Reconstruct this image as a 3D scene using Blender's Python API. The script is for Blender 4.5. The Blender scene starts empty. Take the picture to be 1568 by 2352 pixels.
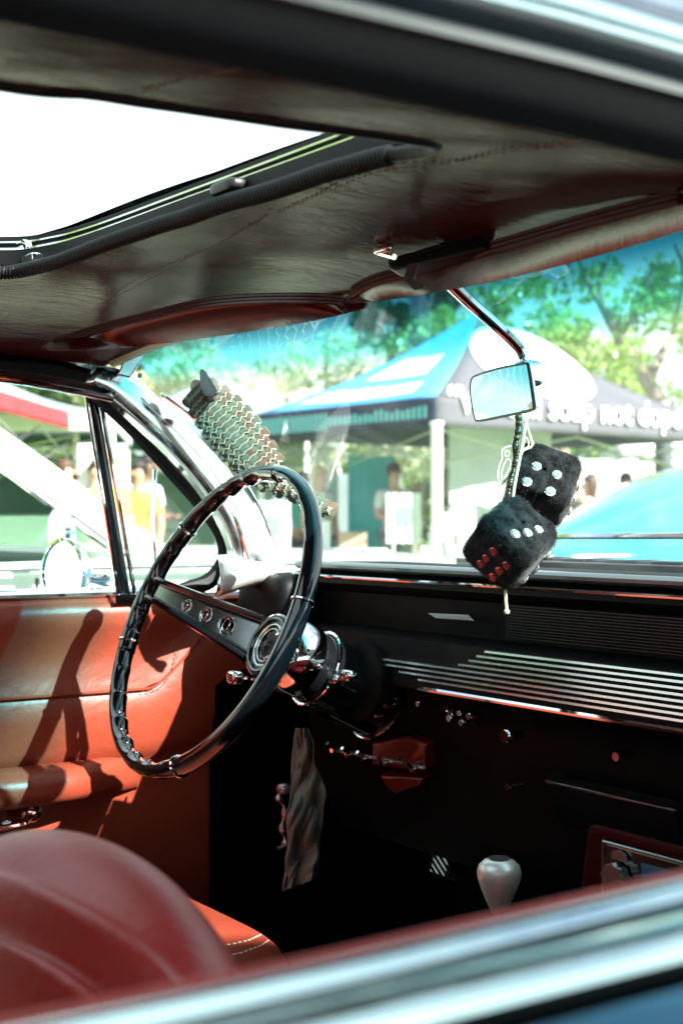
import bpy, math, random
import numpy as np
from mathutils import Vector, Matrix, noise
random.seed(7); rng = np.random.default_rng(7)
R_ = math.radians
# ------------------------------------------------------------------ camera, world, sun
scene = bpy.context.scene
col = scene.collection
FPX = 3267.0                      # focal length in pixels of the 1568 x 2352 frame
TH, PT = R_(56.5), R_(0.33)
CAM = Vector((0, 0, 1.05))
FW = Vector((math.cos(TH)*math.cos(PT), math.sin(TH)*math.cos(PT), math.sin(PT)))
RT = Vector((math.sin(TH), -math.cos(TH), 0))
UP = RT.cross(FW)
cd = bpy.data.cameras.new("camera"); cam = bpy.data.objects.new("camera", cd); col.objects.link(cam)
cam.location = CAM
cam.rotation_euler = Matrix((RT, UP, -FW)).transposed().to_euler()
cd.sensor_fit = 'VERTICAL'; cd.sensor_height = 36; cd.sensor_width = 24; cd.lens = FPX/2352*36
cd.clip_start = 0.02; cd.clip_end = 3000
cd.dof.use_dof = True; cd.dof.focus_distance = 1.58; cd.dof.aperture_fstop = 7.6; cd.dof.aperture_blades = 0
scene.camera = cam
SUN = Vector((0.125, -0.353, 0.27)).normalized()
world = bpy.data.worlds.new("World"); scene.world = world; world.use_nodes = True
wn = world.node_tree; wn.nodes.clear()
def N(nt, typ, **kw):
    n = nt.nodes.new(typ)
    for k, v in kw.items():
        if k in n.inputs.keys() if isinstance(k, str) else False: n.inputs[k].default_value = v
        else: setattr(n, k, v)
    return n
wo = N(wn, 'ShaderNodeOutputWorld'); wb = N(wn, 'ShaderNodeBackground'); sky = N(wn, 'ShaderNodeTexSky')
sky.sky_type = 'NISHITA'; sky.sun_disc = False
sky.sun_elevation = math.asin(SUN.z); sky.sun_rotation = math.atan2(SUN.x, SUN.y)
sky.air_density = 1.0; sky.dust_density = 1.5; sky.ozone_density = 1.2
tc = N(wn, 'ShaderNodeTexCoord'); nz = N(wn, 'ShaderNodeTexNoise'); nz.inputs['Scale'].default_value = 2.3
nz.inputs['Detail'].default_value = 7; nz.inputs['Roughness'].default_value = .55
rp = N(wn, 'ShaderNodeValToRGB'); rp.color_ramp.elements[0].position = .34; rp.color_ramp.elements[1].position = .54
mx = N(wn, 'ShaderNodeMix'); mx.data_type = 'RGBA'
mx.inputs['B'].default_value = (7.4, 8.8, 9.0, 1)
wn.links.new(tc.outputs['Generated'], nz.inputs['Vector']); wn.links.new(nz.outputs['Fac'], rp.inputs['Fac'])
wn.links.new(rp.outputs['Color'], mx.inputs['Factor']); wn.links.new(sky.outputs['Color'], mx.inputs['A'])
wn.links.new(mx.outputs['Result'], wb.inputs['Color']); wb.inputs['Strength'].default_value = 0.05
wn.links.new(wb.outputs[0], wo.inputs[0])
sl = bpy.data.lights.new("sun", 'SUN'); sl.energy = 5.0; sl.angle = R_(0.53); sl.color = (1, .95, .87)
so = bpy.data.objects.new("sun", sl); col.objects.link(so); so.rotation_euler = SUN.to_track_quat('Z', 'Y').to_euler()
scene.view_settings.view_transform = 'Standard'; scene.view_settings.look = 'None'
scene.view_settings.exposure = 2.05; scene.view_settings.gamma = 1
scene.render.engine = 'CYCLES'
try:
    scene.cycles.transparent_max_bounces = 16; scene.cycles.max_bounces = 8; scene.cycles.diffuse_bounces = 2
except Exception: pass

# ------------------------------------------------------------------ helpers
def ray(px, py): return FW + RT*((px-784)/FPX) + UP*((1176-py)/FPX)
def U(px, py, X=None, Y=None, Z=None, d=None):
    r = ray(px, py)
    t = d if d is not None else X/r.x if X is not None else Y/r.y if Y is not None else (Z-CAM.z)/r.z
    return CAM + r*t
def UPL(px, py, p, n):
    r = ray(px, py); return CAM + r*((p-CAM).dot(n)/r.dot(n))
def G(lat, dep, z=0.0): return Vector((.552*dep+.834*lat, .834*dep-.552*lat, z))
V = Vector
def catmull(P, k=6, closed=False):
    P = [V(p) for p in P]; n = len(P); out = []
    rngi = range(n) if closed else range(n-1)
    for i in rngi:
        g = lambda j: P[j % n] if closed else P[max(0, min(n-1, j))]
        a, b, c, d = g(i-1), g(i), g(i+1), g(i+2)
        for q in range(k):
            t = q/k
            out.append(.5*((2*b)+(c-a)*t+(2*a-5*b+4*c-d)*t*t+(3*b-a-3*c+d)*t**3))
    if not closed: out.append(P[-1].copy())
    return out
def resample(P, n, closed=False):
    P = [V(p) for p in P]
    if closed: P = P+[P[0]]
    L = [0]
    for a, b in zip(P, P[1:]): L.append(L[-1]+(b-a).length)
    out = []; j = 0
    for i in range(n):
        s = L[-1]*i/(n if closed else n-1)
        while j < len(P)-2 and L[j+1] < s: j += 1
        t = (s-L[j])/max(1e-9, L[j+1]-L[j]); out.append(P[j].lerp(P[j+1], min(1, max(0, t))))
    return out
class MB:
    def __init__(s): s.v = []; s.f = []; s.mi = []; s.cur = 0
    def add(s, vs, fs):
        o = len(s.v); s.v += [tuple(v) for v in vs]; s.f += [tuple(i+o for i in f) for f in fs]; s.mi += [s.cur]*len(fs); return s
    def box(s, c, size, M=None):
        c = V(c); h = V(size)*.5; vs = []
        for x in (-1, 1):
            for y in (-1, 1):
                for z in (-1, 1):
                    p = V((x*h.x, y*h.y, z*h.z)); vs.append(c+(M@p if M else p))
        return s.add(vs, [(0, 1, 3, 2), (4, 6, 7, 5), (0, 4, 5, 1), (2, 3, 7, 6), (0, 2, 6, 4), (1, 5, 7, 3)])
    def rings(s, rings, closed=True, cap=True, wrap=False):
        n = len(rings[0]); vs = [p for r in rings for p in r]; fs = []
        m = len(rings)
        for i in range(m if wrap else m-1):
            a, b = i*n, ((i+1) % m)*n
            for j in range(n if closed else n-1):
                k = (j+1) % n; fs.append((a+j, a+k, b+k, b+j))
        if cap and closed and not wrap:
            fs.append(tuple(reversed(range(n)))); fs.append(tuple(range((m-1)*n, m*n)))
        return s.add(vs, fs)
    def tube(s, P, r, n=10, closed=False, ref=None, cap=True, sx=1.0):
        P = [V(p) for p in P]; m = len(P); rr = r if callable(r) else (lambda i, a: r if not isinstance(r, (list, tuple)) else r[i])
        t0 = (P[1]-P[0]).normalized(); u = (V(ref) if ref else V((0, 0, 1)))
        if abs(u.dot(t0)) > .98: u = V((1, 0, 0))
        rings = []
        for i in range(m):
            if closed: t = (P[(i+1) % m]-P[i-1])
            else: t = P[min(m-1, i+1)]-P[max(0, i-1)]
            t = t.normalized()
            if ref: u = V(ref)
            u = (u-t*u.dot(t)).normalized(); w = t.cross(u)
            rings.append([P[i]+(u*math.cos(a)*sx+w*math.sin(a))*rr(i, a) for a in [2*math.pi*k/n for k in range(n)]])
        return s.rings(rings, True, cap, closed)
    def grid(s, fn, nu, nv):
        vs = [fn(i/nu, j/nv) for i in range(nu+1) for j in range(nv+1)]
        return s.add(vs, [(i*(nv+1)+j, (i+1)*(nv+1)+j, (i+1)*(nv+1)+j+1, i*(nv+1)+j+1) for i in range(nu) for j in range(nv)])
    def prism(s, P, t):
        P = [V(p) for p in P]; n = len(P); t = V(t); vs = P+[p+t for p in P]
        return s.add(vs, [tuple(range(n)), tuple(reversed(range(n, 2*n)))]+[(i, i+n, (i+1) % n+n, (i+1) % n) for i in range(n)])
    def lathe(s, prof, c, axis, n=24, ref=None):
        ax = V(axis).normalized(); u = V(ref) if ref else (V((0, 0, 1)) if abs(ax.z) < .9 else V((1, 0, 0)))
        u = (u-ax*u.dot(ax)).normalized(); w = ax.cross(u); c = V(c)
        return s.rings([[c+ax*h+(u*math.cos(a)+w*math.sin(a))*max(r, 1e-5) for a in [2*math.pi*k/n for k in range(n)]] for r, h in prof])
    def sbox(s, c, half, e=.3, M=None, nu=32, nv=20, fn=None, e2=None):
        e2 = e2 or e
        def sp(x, e): return math.copysign(abs(x)**e, x)
        c = V(c); rings = []
        for i in range(nv+1):
            ph = -math.pi/2+math.pi*i/nv; r = []
            for j in range(nu):
                a = 2*math.pi*j/nu
                p = V((half[0]*sp(math.cos(ph), e)*sp(math.cos(a), e2), half[1]*sp(math.cos(ph), e)*sp(math.sin(a), e2), half[2]*sp(math.sin(ph), e)))
                if fn: p = fn(p)
                r.append(c+(M@p if M else p))
            rings.append(r)
        return s.rings(rings)
    def build(s, name, mat, parent=None, smooth=True, bevel=0, solid=0, subsurf=0, origin=None, auto=40):
        me = bpy.data.meshes.new(name); o = bpy.data.objects.new(name, me)
        og = V(parent.get('_o', (0, 0, 0))) if parent is not None else (V(origin) if origin else V((0, 0, 0)))
        me.from_pydata([tuple(V(v)-og) for v in s.v], [], s.f)
        mats = mat if isinstance(mat, (list, tuple)) else [mat]
        for m in mats: me.materials.append(m)
        if len(mats) > 1: me.polygons.foreach_set('material_index', s.mi)
        me.validate(); me.update()
        if smooth:
            me.polygons.foreach_set('use_smooth', [True]*len(me.polygons))
            try: me.set_sharp_from_angle(angle=R_(auto))
            except Exception: pass
        col.objects.link(o)
        o['_o'] = tuple(og)
        if parent is not None: o.parent = parent
        elif origin: o.location = origin
        if bevel: b = o.modifiers.new('b', 'BEVEL'); b.width = bevel; b.segments = 3; b.limit_method = 'ANGLE'; b.angle_limit = R_(35); b.harden_normals = False
        if solid: b = o.modifiers.new('s', 'SOLIDIFY'); b.thickness = abs(solid); b.offset = 1 if solid > 0 else -1
        if subsurf: b = o.modifiers.new('ss', 'SUBSURF'); b.levels = subsurf; b.render_levels = subsurf
        return o
def empty(name, loc, label, cat, group=None):
    o = bpy.data.objects.new(name, None); o.location = loc; o.empty_display_size = .1; col.objects.link(o)
    o['_o'] = tuple(loc); tag(o, label, cat, group); return o
def tag(o, label=None, cat=None, group=None, kind=None):
    if label: o['label'] = label
    if cat: o['category'] = cat
    if group: o['group'] = group
    if kind: o['kind'] = kind
    return o
def copy_tree(o, parent=None):
    c = o.copy(); col.objects.link(c); c.parent = parent
    for ch in [x for x in bpy.data.objects if x.parent == o]: copy_tree(ch, c)
    return c
def text_mb(s, size, extr=.002, offset=0.0, spacing=1.0):
    cu = bpy.data.curves.new('t', 'FONT'); cu.body = s; cu.size = size; cu.extrude = extr; cu.offset = offset; cu.space_character = spacing
    ob = bpy.data.objects.new('t', cu); col.objects.link(ob)
    bpy.context.view_layer.update()
    me = bpy.data.meshes.new_from_object(ob.evaluated_get(bpy.context.evaluated_depsgraph_get()))
    vs = [v.co.copy() for v in me.vertices]; fs = [tuple(p.vertices) for p in me.polygons]
    bpy.data.objects.remove(ob); bpy.data.curves.remove(cu); bpy.data.meshes.remove(me)
    return vs, fs

# ------------------------------------------------------------------ materials
def mat(name, c, rough=.5, metal=0, coat=0, spec=.5, noise_s=0, noise_c=None, bump=0, bump_s=50, sheen=0, detail=4, stretch=None, trans=0, emis=None, rn=0, coatr=.05):
    m = bpy.data.materials.new(name); m.use_nodes = True; nt = m.node_tree; b = nt.nodes['Principled BSDF']
    b.inputs['Base Color'].default_value = (*c, 1); b.inputs['Roughness'].default_value = rough; b.inputs['Metallic'].default_value = metal
    b.inputs['Coat Weight'].default_value = coat; b.inputs['Coat Roughness'].default_value = coatr; b.inputs['Specular IOR Level'].default_value = spec
    b.inputs['Sheen Weight'].default_value = sheen; b.inputs['Transmission Weight'].default_value = trans
    tc = nt.nodes.new('ShaderNodeTexCoord'); vec = tc.outputs['Object']
    if stretch:
        mp = nt.nodes.new('ShaderNodeMapping'); mp.inputs['Scale'].default_value = stretch; nt.links.new(vec, mp.inputs['Vector']); vec = mp.outputs['Vector']
    if noise_s:
        n = nt.nodes.new('ShaderNodeTexNoise'); n.inputs['Scale'].default_value = noise_s; n.inputs['Detail'].default_value = detail
        nt.links.new(vec, n.inputs['Vector']); r = nt.nodes.new('ShaderNodeValToRGB')
        r.color_ramp.elements[0].position = .35; r.color_ramp.elements[1].position = .65
        r.color_ramp.elements[0].color = (*c, 1); r.color_ramp.elements[1].color = (*(noise_c or c), 1)
        nt.links.new(n.outputs['Fac'], r.inputs['Fac']); nt.links.new(r.outputs['Color'], b.inputs['Base Color'])
    if rn:
        n = nt.nodes.new('ShaderNodeTexNoise'); n.inputs['Scale'].default_value = 35; n.inputs['Detail'].default_value = 6
        nt.links.new(vec, n.inputs['Vector']); r = nt.nodes.new('ShaderNodeMapRange')
        r.inputs['From Min'].default_value = .35; r.inputs['From Max'].default_value = .7
        r.inputs['To Min'].default_value = rough; r.inputs['To Max'].default_value = rough+rn
        nt.links.new(n.outputs['Fac'], r.inputs['Value']); nt.links.new(r.outputs[0], b.inputs['Roughness'])
    if bump:
        n = nt.nodes.new('ShaderNodeTexNoise'); n.inputs['Scale'].default_value = bump_s; n.inputs['Detail'].default_value = 6
        nt.links.new(vec, n.inputs['Vector']); bp = nt.nodes.new('ShaderNodeBump'); bp.inputs['Strength'].default_value = bump
        bp.inputs['Distance'].default_value = .002; nt.links.new(n.outputs['Fac'], bp.inputs['Height']); nt.links.new(bp.outputs[0], b.inputs['Normal'])
    if emis: b.inputs['Emission Color'].default_value = (*emis, 1); b.inputs['Emission Strength'].default_value = 1
    return m
def leather(name, c, c2, rough=.38, grain=600, wr=28, wstr=.35, gstr=.12):
    m = bpy.data.materials.new(name); m.use_nodes = True; nt = m.node_tree; b = nt.nodes['Principled BSDF']; L = nt.links.new
    tc = nt.nodes.new('ShaderNodeTexCoord')
    n = nt.nodes.new('ShaderNodeTexNoise'); n.inputs['Scale'].default_value = 7; n.inputs['Detail'].default_value = 5; L(tc.outputs['Object'], n.inputs['Vector'])
    r = nt.nodes.new('ShaderNodeValToRGB'); r.color_ramp.elements[0].color = (*c, 1); r.color_ramp.elements[1].color = (*c2, 1)
    r.color_ramp.elements[0].position = .35; r.color_ramp.elements[1].position = .68
    L(n.outputs['Fac'], r.inputs['Fac']); L(r.outputs['Color'], b.inputs['Base Color'])
    b.inputs['Roughness'].default_value = rough; b.inputs['Specular IOR Level'].default_value = .6
    mp = nt.nodes.new('ShaderNodeMapping'); mp.inputs['Scale'].default_value = (1, 2.2, 1); mp.inputs['Rotation'].default_value = (0, 0, .5); L(tc.outputs['Object'], mp.inputs['Vector'])
    w = nt.nodes.new('ShaderNodeTexNoise'); w.inputs['Scale'].default_value = wr; w.inputs['Detail'].default_value = 8; w.inputs['Distortion'].default_value = 1.2; L(mp.outputs[0], w.inputs['Vector'])
    vo = nt.nodes.new('ShaderNodeTexVoronoi'); vo.inputs['Scale'].default_value = grain; L(tc.outputs['Object'], vo.inputs['Vector'])
    b1 = nt.nodes.new('ShaderNodeBump'); b1.inputs['Strength'].default_value = wstr; b1.inputs['Distance'].default_value = .003; L(w.outputs['Fac'], b1.inputs['Height'])
    b2 = nt.nodes.new('ShaderNodeBump'); b2.inputs['Strength'].default_value = gstr; b2.inputs['Distance'].default_value = .0006; L(vo.outputs['Distance'], b2.inputs['Height'])
    L(b1.outputs[0], b2.inputs['Normal']); L(b2.outputs[0], b.inputs['Normal'])
    return m
M = {}
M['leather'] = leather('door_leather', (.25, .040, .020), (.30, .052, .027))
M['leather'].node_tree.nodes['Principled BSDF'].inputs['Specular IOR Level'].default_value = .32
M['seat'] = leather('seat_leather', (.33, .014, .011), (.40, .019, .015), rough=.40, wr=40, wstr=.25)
M['headliner'] = leather('headliner_vinyl', (.040, .006, .005), (.060, .009, .007), rough=.22, wr=30, wstr=.26, gstr=.15)
M['visor'] = leather('visor_vinyl', (.055, .004, .0035), (.075, .006, .005), rough=.24, wr=30, wstr=.12)
def sheen_mix(m_, fac, colr, rough):
    nt = m_.node_tree; b = nt.nodes['Principled BSDF']; o = nt.nodes['Material Output']; b.inputs['Specular IOR Level'].default_value = 0
    g = nt.nodes.new('ShaderNodeBsdfGlossy'); g.inputs['Roughness'].default_value = rough; g.inputs['Color'].default_value = (*colr, 1); x = nt.nodes.new('ShaderNodeMixShader'); x.inputs[0].default_value = fac
    nt.links.new(b.inputs['Normal'].links[0].from_socket, g.inputs['Normal']); nt.links.new(b.outputs[0], x.inputs[1]); nt.links.new(g.outputs[0], x.inputs[2]); nt.links.new(x.outputs[0], o.inputs[0])
for k_ in ('headliner', 'visor'):
    b_ = M[k_].node_tree.nodes['Principled BSDF']; b_.inputs['Specular IOR Level'].default_value = .25 if k_ == 'headliner' else 1.0
sheen_mix(M['headliner'], .085, (1, .92, .88), .15)
M['chrome'] = mat('chrome', (.86, .88, .88), .07, 1, rn=.14, bump=.06, bump_s=60)
M['chrome_clean'] = mat('polished_chrome', (.88, .9, .9), .04, 1)
M['darkchrome'] = mat('smoked_chrome', (.34, .37, .39), .14, 1, rn=.1)
M['strip'] = mat('satin_chrome_strip', (.75, .88, .92), .24, 1)
M['worn'] = mat('worn_chrome', (.72, .90, .91), .12, 1, rn=.12, bump=.05, bump_s=80)
M['steel'] = mat('brushed_steel', (.42, .45, .46), .28, 1, bump=.05, bump_s=300)
M['alu'] = mat('satin_aluminium', (.88, .90, .86), .38, .55, bump=.05, bump_s=500)
M['blackgloss'] = mat('black_gloss_plastic', (.006, .007, .009), .1, coat=1)
M['black'] = mat('black_plastic', (.008, .009, .010), .38, noise_s=30, noise_c=(.012, .013, .014))
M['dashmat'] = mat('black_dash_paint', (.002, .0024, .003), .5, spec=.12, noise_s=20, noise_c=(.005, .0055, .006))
M['dashpad'] = mat('black_dash_vinyl', (.003, .004, .005), .5, spec=.2, bump=.2, bump_s=300)
M['rubber'] = mat('black_rubber', (.004, .005, .006), .55, spec=.25, bump=.1, bump_s=200)
M['darktrim'] = mat('dark_trim', (.003, .005, .006), .45, spec=.25, bump=.1, bump_s=90)
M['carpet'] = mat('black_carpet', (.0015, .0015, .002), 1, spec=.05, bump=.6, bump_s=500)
M['redcarpet'] = mat('red_carpet', (.05, .003, .002), 1, spec=.1, bump=.8, bump_s=500, noise_s=200, noise_c=(.03, .002, .0015))
M['paint'] = mat('dark_blue_paint', (.03, .13, .23), .3, coat=.5, noise_s=600, noise_c=(.036, .15, .26), coatr=.03)
M['blackpaint'] = mat('black_blue_paint', (.006, .012, .02), .15, coat=1, coatr=.03)
M['thread'] = mat('pale_thread', (.7, .5, .4), .7)
M['redthread'] = mat('red_thread', (.22, .05, .025), .7)
M['fur'] = mat('black_velvet', (.0015, .002, .0025), .85, spec=.1, noise_s=110, noise_c=(.018, .023, .026), sheen=.10, bump=.9, bump_s=120)
M['gem'] = mat('clear_crystal', (.95, .97, .98), .04, .85, coat=1)
M['reflgem'] = mat('red_reflection_crystal', (.55, .13, .13), .06, .7, coat=1, emis=None)  # reflection of the red seats painted into the crystal's base colour
M['cord'] = mat('cream_cord', (.75, .75, .55), .6)
M['clearplastic'] = mat('clear_plastic', (.8, .85, .7), .1, trans=.6, coat=1)
M['mirror'] = mat('mirror_glass', (.72, .86, .86), .02, 1)
M['towel'] = mat('grey_cloth', (.15, .155, .13), .95, spec=.1, bump=.25, bump_s=900)
M['remote'] = mat('dark_grey_plastic', (.006, .0065, .006), .35, bump=.08, bump_s=600)
M['acryl'] = mat('red_enamel', (.11, .007, .004), .3, coat=.5, noise_s=40, noise_c=(.09, .005, .003))
M['green'] = mat('green_crochet', (.07, .12, .10), .45, noise_s=60, noise_c=(.13, .16, .12), bump=.4, bump_s=200)
M['brownscale'] = mat('brown_crochet', (.14, .08, .06), .45, noise_s=60, noise_c=(.08, .14, .10), bump=.4, bump_s=200)
M['tip'] = mat('dark_red_petal', (.05, .006, .005), .4)
M['screen'] = mat('stereo_black_glass', (.006, .008, .01), .08, coat=1)
def glassmat(name, tint, band=None, gloss=1.0, dust=0):
    m = bpy.data.materials.new(name); m.use_nodes = True; nt = m.node_tree; nt.nodes.clear(); L = nt.links.new
    out = nt.nodes.new('ShaderNodeOutputMaterial'); tr = nt.nodes.new('ShaderNodeBsdfTransparent'); gl = nt.nodes.new('ShaderNodeBsdfGlossy')
    gl.inputs['Roughness'].default_value = .015; gl.inputs['Color'].default_value = (gloss, gloss, gloss, 1)
    lw = nt.nodes.new('ShaderNodeLayerWeight'); lw.inputs['Blend'].default_value = .5; pw = nt.nodes.new('ShaderNodeMath'); pw.operation = 'POWER'; pw.inputs[1].default_value = 5; fr = nt.nodes.new('ShaderNodeMath'); fr.operation = 'MULTIPLY_ADD'; fr.inputs[1].default_value = .9; fr.inputs[2].default_value = .05
    L(lw.outputs['Facing'], pw.inputs[0]); L(pw.outputs[0], fr.inputs[0]); mx = nt.nodes.new('ShaderNodeMixShader')
    tr.inputs['Color'].default_value = (*tint, 1)
    if band:
        tc = nt.nodes.new('ShaderNodeTexCoord'); sp = nt.nodes.new('ShaderNodeSeparateXYZ'); L(tc.outputs['Object'], sp.inputs[0])
        r = nt.nodes.new('ShaderNodeMapRange'); r.inputs['From Min'].default_value = band[0]; r.inputs['From Max'].default_value = band[1]; L(sp.outputs['Z'], r.inputs['Value'])
        cr = nt.nodes.new('ShaderNodeValToRGB'); cr.color_ramp.interpolation = 'EASE'
        cr.color_ramp.elements[0].color = (*tint, 1); cr.color_ramp.elements[1].color = (*band[3], 1); cr.color_ramp.elements[1].position = 1
        e = cr.color_ramp.elements.new(.5); e.color = (*band[2], 1)
        L(r.outputs[0], cr.inputs['Fac']); L(cr.outputs['Color'], tr.inputs['Color'])
    L(fr.outputs[0], mx.inputs['Fac']); L(tr.outputs[0], mx.inputs[1]); L(gl.outputs[0], mx.inputs[2]); last = mx
    if dust:
        df = nt.nodes.new('ShaderNodeBsdfTranslucent'); df.inputs['Color'].default_value = (.85, .93, .93, 1); d2 = nt.nodes.new('ShaderNodeBsdfDiffuse'); d2.inputs['Color'].default_value = (.85, .93, .93, 1)
        ad = nt.nodes.new('ShaderNodeMixShader'); ad.inputs[0].default_value = .5; L(df.outputs[0], ad.inputs[1]); L(d2.outputs[0], ad.inputs[2])
        t2 = nt.nodes.new('ShaderNodeTexCoord'); n1 = nt.nodes.new('ShaderNodeTexNoise'); n1.inputs['Scale'].default_value = 9; n1.inputs['Detail'].default_value = 8; n1.inputs['Distortion'].default_value = .8; L(t2.outputs['Object'], n1.inputs['Vector'])
        mr = nt.nodes.new('ShaderNodeMapRange'); mr.inputs['From Min'].default_value = .35; mr.inputs['From Max'].default_value = .75; mr.inputs['To Min'].default_value = dust*.5; mr.inputs['To Max'].default_value = dust*1.8; L(n1.outputs['Fac'], mr.inputs['Value'])
        if band: L(cr.outputs['Color'], df.inputs['Color']); L(cr.outputs['Color'], d2.inputs['Color'])
        sp2 = nt.nodes.new('ShaderNodeTexNoise'); sp2.inputs['Scale'].default_value = 160; sp2.inputs['Detail'].default_value = 2; L(t2.outputs['Object'], sp2.inputs['Vector'])
        sr = nt.nodes.new('ShaderNodeMapRange'); sr.inputs['From Min'].default_value = .74; sr.inputs['From Max'].default_value = .80; sr.inputs['To Max'].default_value = .25; L(sp2.outputs['Fac'], sr.inputs['Value'])
        sm_ = nt.nodes.new('ShaderNodeMath'); sm_.operation = 'ADD'; L(mr.outputs[0], sm_.inputs[0]); L(sr.outputs[0], sm_.inputs[1])
        m3 = nt.nodes.new('ShaderNodeMixShader'); L(sm_.outputs[0], m3.inputs[0]); L(mx.outputs[0], m3.inputs[1]); L(ad.outputs[0], m3.inputs[2]); last = m3
    L(last.outputs[0], out.inputs[0])
    return m
M['windshield'] = glassmat('tinted_windshield', (.93, .99, .985), (1.232, 1.296, (.18, .70, .77), (.006, .12, .17)), dust=.034)
M['glass'] = glassmat('clear_glass', (.93, .98, .97))
M['greenglass'] = glassmat('green_glass', (.55, .85, .65))

# ================================================================== THE CAR
CY = 1.15
car = empty('classic_car', (0.4, CY, 0), 'dark blue classic hardtop with red leather cabin and open sunroof, seen through its passenger window', 'car')
WC = U(483, 1417, d=1.785); WR = .2005; WT = R_(25.1)
WU = V((math.sin(WT), 0, math.cos(WT))); WL = V((0, 1, 0)); WN = V((math.cos(WT), 0, -math.sin(WT)))
def wp(ph, r=WR, h=0): a = R_(ph); return WC+(WU*math.cos(a)+WL*math.sin(a))*r+WN*h
# ---- roof and headliner
def uu(y): return min(1, abs((y-CY)/.68))
def hz(x, y):
    z = 1.224+.100*(1-uu(y)**3.3)+.050*max(0, (y-CY)/.68)**3
    if x > .60: z -= (.022 if y > CY else .016+.006*max(0, 1-(CY-y)/.25))*min(1.15, (x-.60)/.27)*(1-.45*uu(y)**2)
    if x < -.5: z -= .10*((-.5-x)/.7)**2
    # cloth sag and pulls
    z += .0022*noise.noise(V((x*9, y*7, 0)))+.0012*noise.noise(V((x*22, y*17, 3)))
    return z
def xf(y): return .895-.075*uu(y)**2
hole = [(.10, .862), (.308, .843), (.36, .822), (.412, .816), (.529, .792), (.575, .784), (.603, .792), (.615, .829), (.609, .91), (.593, 1.174), (.586, 1.375), (.574, 1.455), (.545, 1.505), (.45, 1.525), (-.05, 1.52), (-.16, 1.47), (-.18, 1.15), (-.14, .90), (-.06, .865)]
HP = resample(catmull([(x, y, 0) for x, y in hole], 8, True), 240, True)
HC = V((.22, 1.15, 0))
def outer(p):
    d = (p-HC).normalized(); best = 9
    def lim(t): q = HC+d*t; return q.x < xf(q.y) and q.x > -1.25 and abs(q.y-CY) < .68
    a, b = 0, 3
    for _ in range(30):
        m = (a+b)/2
        if lim(m): a = m
        else: b = m
    return HC+d*a
HO = [outer(p) for p in HP]
m = MB(); rings = []
for k in range(15):
    t = k/14; rings.append([(lambda q: V((q.x, q.y, hz(q.x, q.y))))(a.lerp(b, t)) for a, b in zip(HP, HO)])
m.rings(rings, True, False)
headliner = m.build('headliner', M['headliner'], car, auto=80)
# stitched seams on the headliner
def stitch(P, r=.0006, dash=.006, gap=.003):
    P = resample(P, 400); mbs = MB(); acc = 0; seg = []
    for a, b in zip(P, P[1:]):
        acc += (b-a).length
        if acc % (dash+gap) < dash: seg.append(b)
        else:
            if len(seg) > 1: mbs.tube(seg, r, 5)
            seg = []
    if len(seg) > 1: mbs.tube(seg, r, 5)
    return mbs
def onhead(P, off=.0012):
    out = []
    for px, py in P:
        q = U(px, py, Z=1.31)
        for _ in range(6): q = U(px, py, Z=hz(q.x, q.y)-off)
        out.append(q)
    return out
for pts in ([(140, 745), (250, 690), (420, 600), (560, 530), (620, 492)], [(640, 490), (850, 400), (1010, 378), (1140, 352), (1300, 330), (1420, 300)], [(330, 212), (400, 190), (470, 172), (560, 160)]):
    stitch(resample(catmull(onhead(pts), 8), 60)).build('seam', M['redthread'], headliner)
# trim roll round the opening
TP = resample([V((p.x, p.y, hz(p.x, p.y)+.002)) for p in HP], 2400, True)
m = MB(); m.tube(TP, lambda i, a: .0078+(.0006 if TP[i].y > .86 else .0)*math.sin(i*math.pi/2.0)-(.002 if TP[i].y < .86 else 0), 9, True, ref=(0, 0, 1))
sf = MB()
HP2 = [HC+(p-HC)*1.0+(p-HC).normalized()*.012 for p in HP]
HP3 = [HC+(p-HC)+(p-HC).normalized()*.028 for p in HP]
sf.rings([[V((p.x, p.y, 1.332)) for p in HP2], [V((p.x, p.y, 1.348)) for p in HP2], [V((p.x, p.y, 1.349)) for p in HP3], [V((p.x, p.y, 1.366)) for p in HP3]], True, False)
sunroof = sf.build('sunroof_frame', M['rubber'], car, auto=30)
m.build('trim_roll', M['rubber'], sunroof, auto=80)
m = MB()
for off, z, r in ((.020, 1.350, .0028), (.025, 1.359, .0018)):
    m.tube([V((p.x, p.y, z)) for p in [HC+(q-HC)+(q-HC).normalized()*off for q in HP]], r, 6, True)
m.build('guide_rail', M['chrome'], sunroof)
m = MB(); q = U(525, 447, Z=1.335)
m.sbox(q+V((0, 0, .006)), (.010, .022, .006), .5); m.box(q+V((.006, -.004, -.002)), (.008, .012, .016))
m.build('latch', M['black'], sunroof, bevel=.001)
m = MB(); a = U(60, 573, Z=1.35); b = U(-60, 600, Z=1.35)
m.tube([a, b], .006, 8); m.lathe([(0, -.004), (.011, -.004), (.011, .004), (0, .004)], a, (1, 0, 0), 16)
m.box(U(50, 607, Z=1.335), (.014, .10, .010)); m.box(U(85, 606, Z=1.335), (.018, .02, .014))
m.tube([U(-40, 606, Z=1.34), U(95, 606, Z=1.34)], .003, 6)
m.build('sliding_hinge', M['chrome_clean'], sunroof, bevel=.001)
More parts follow.
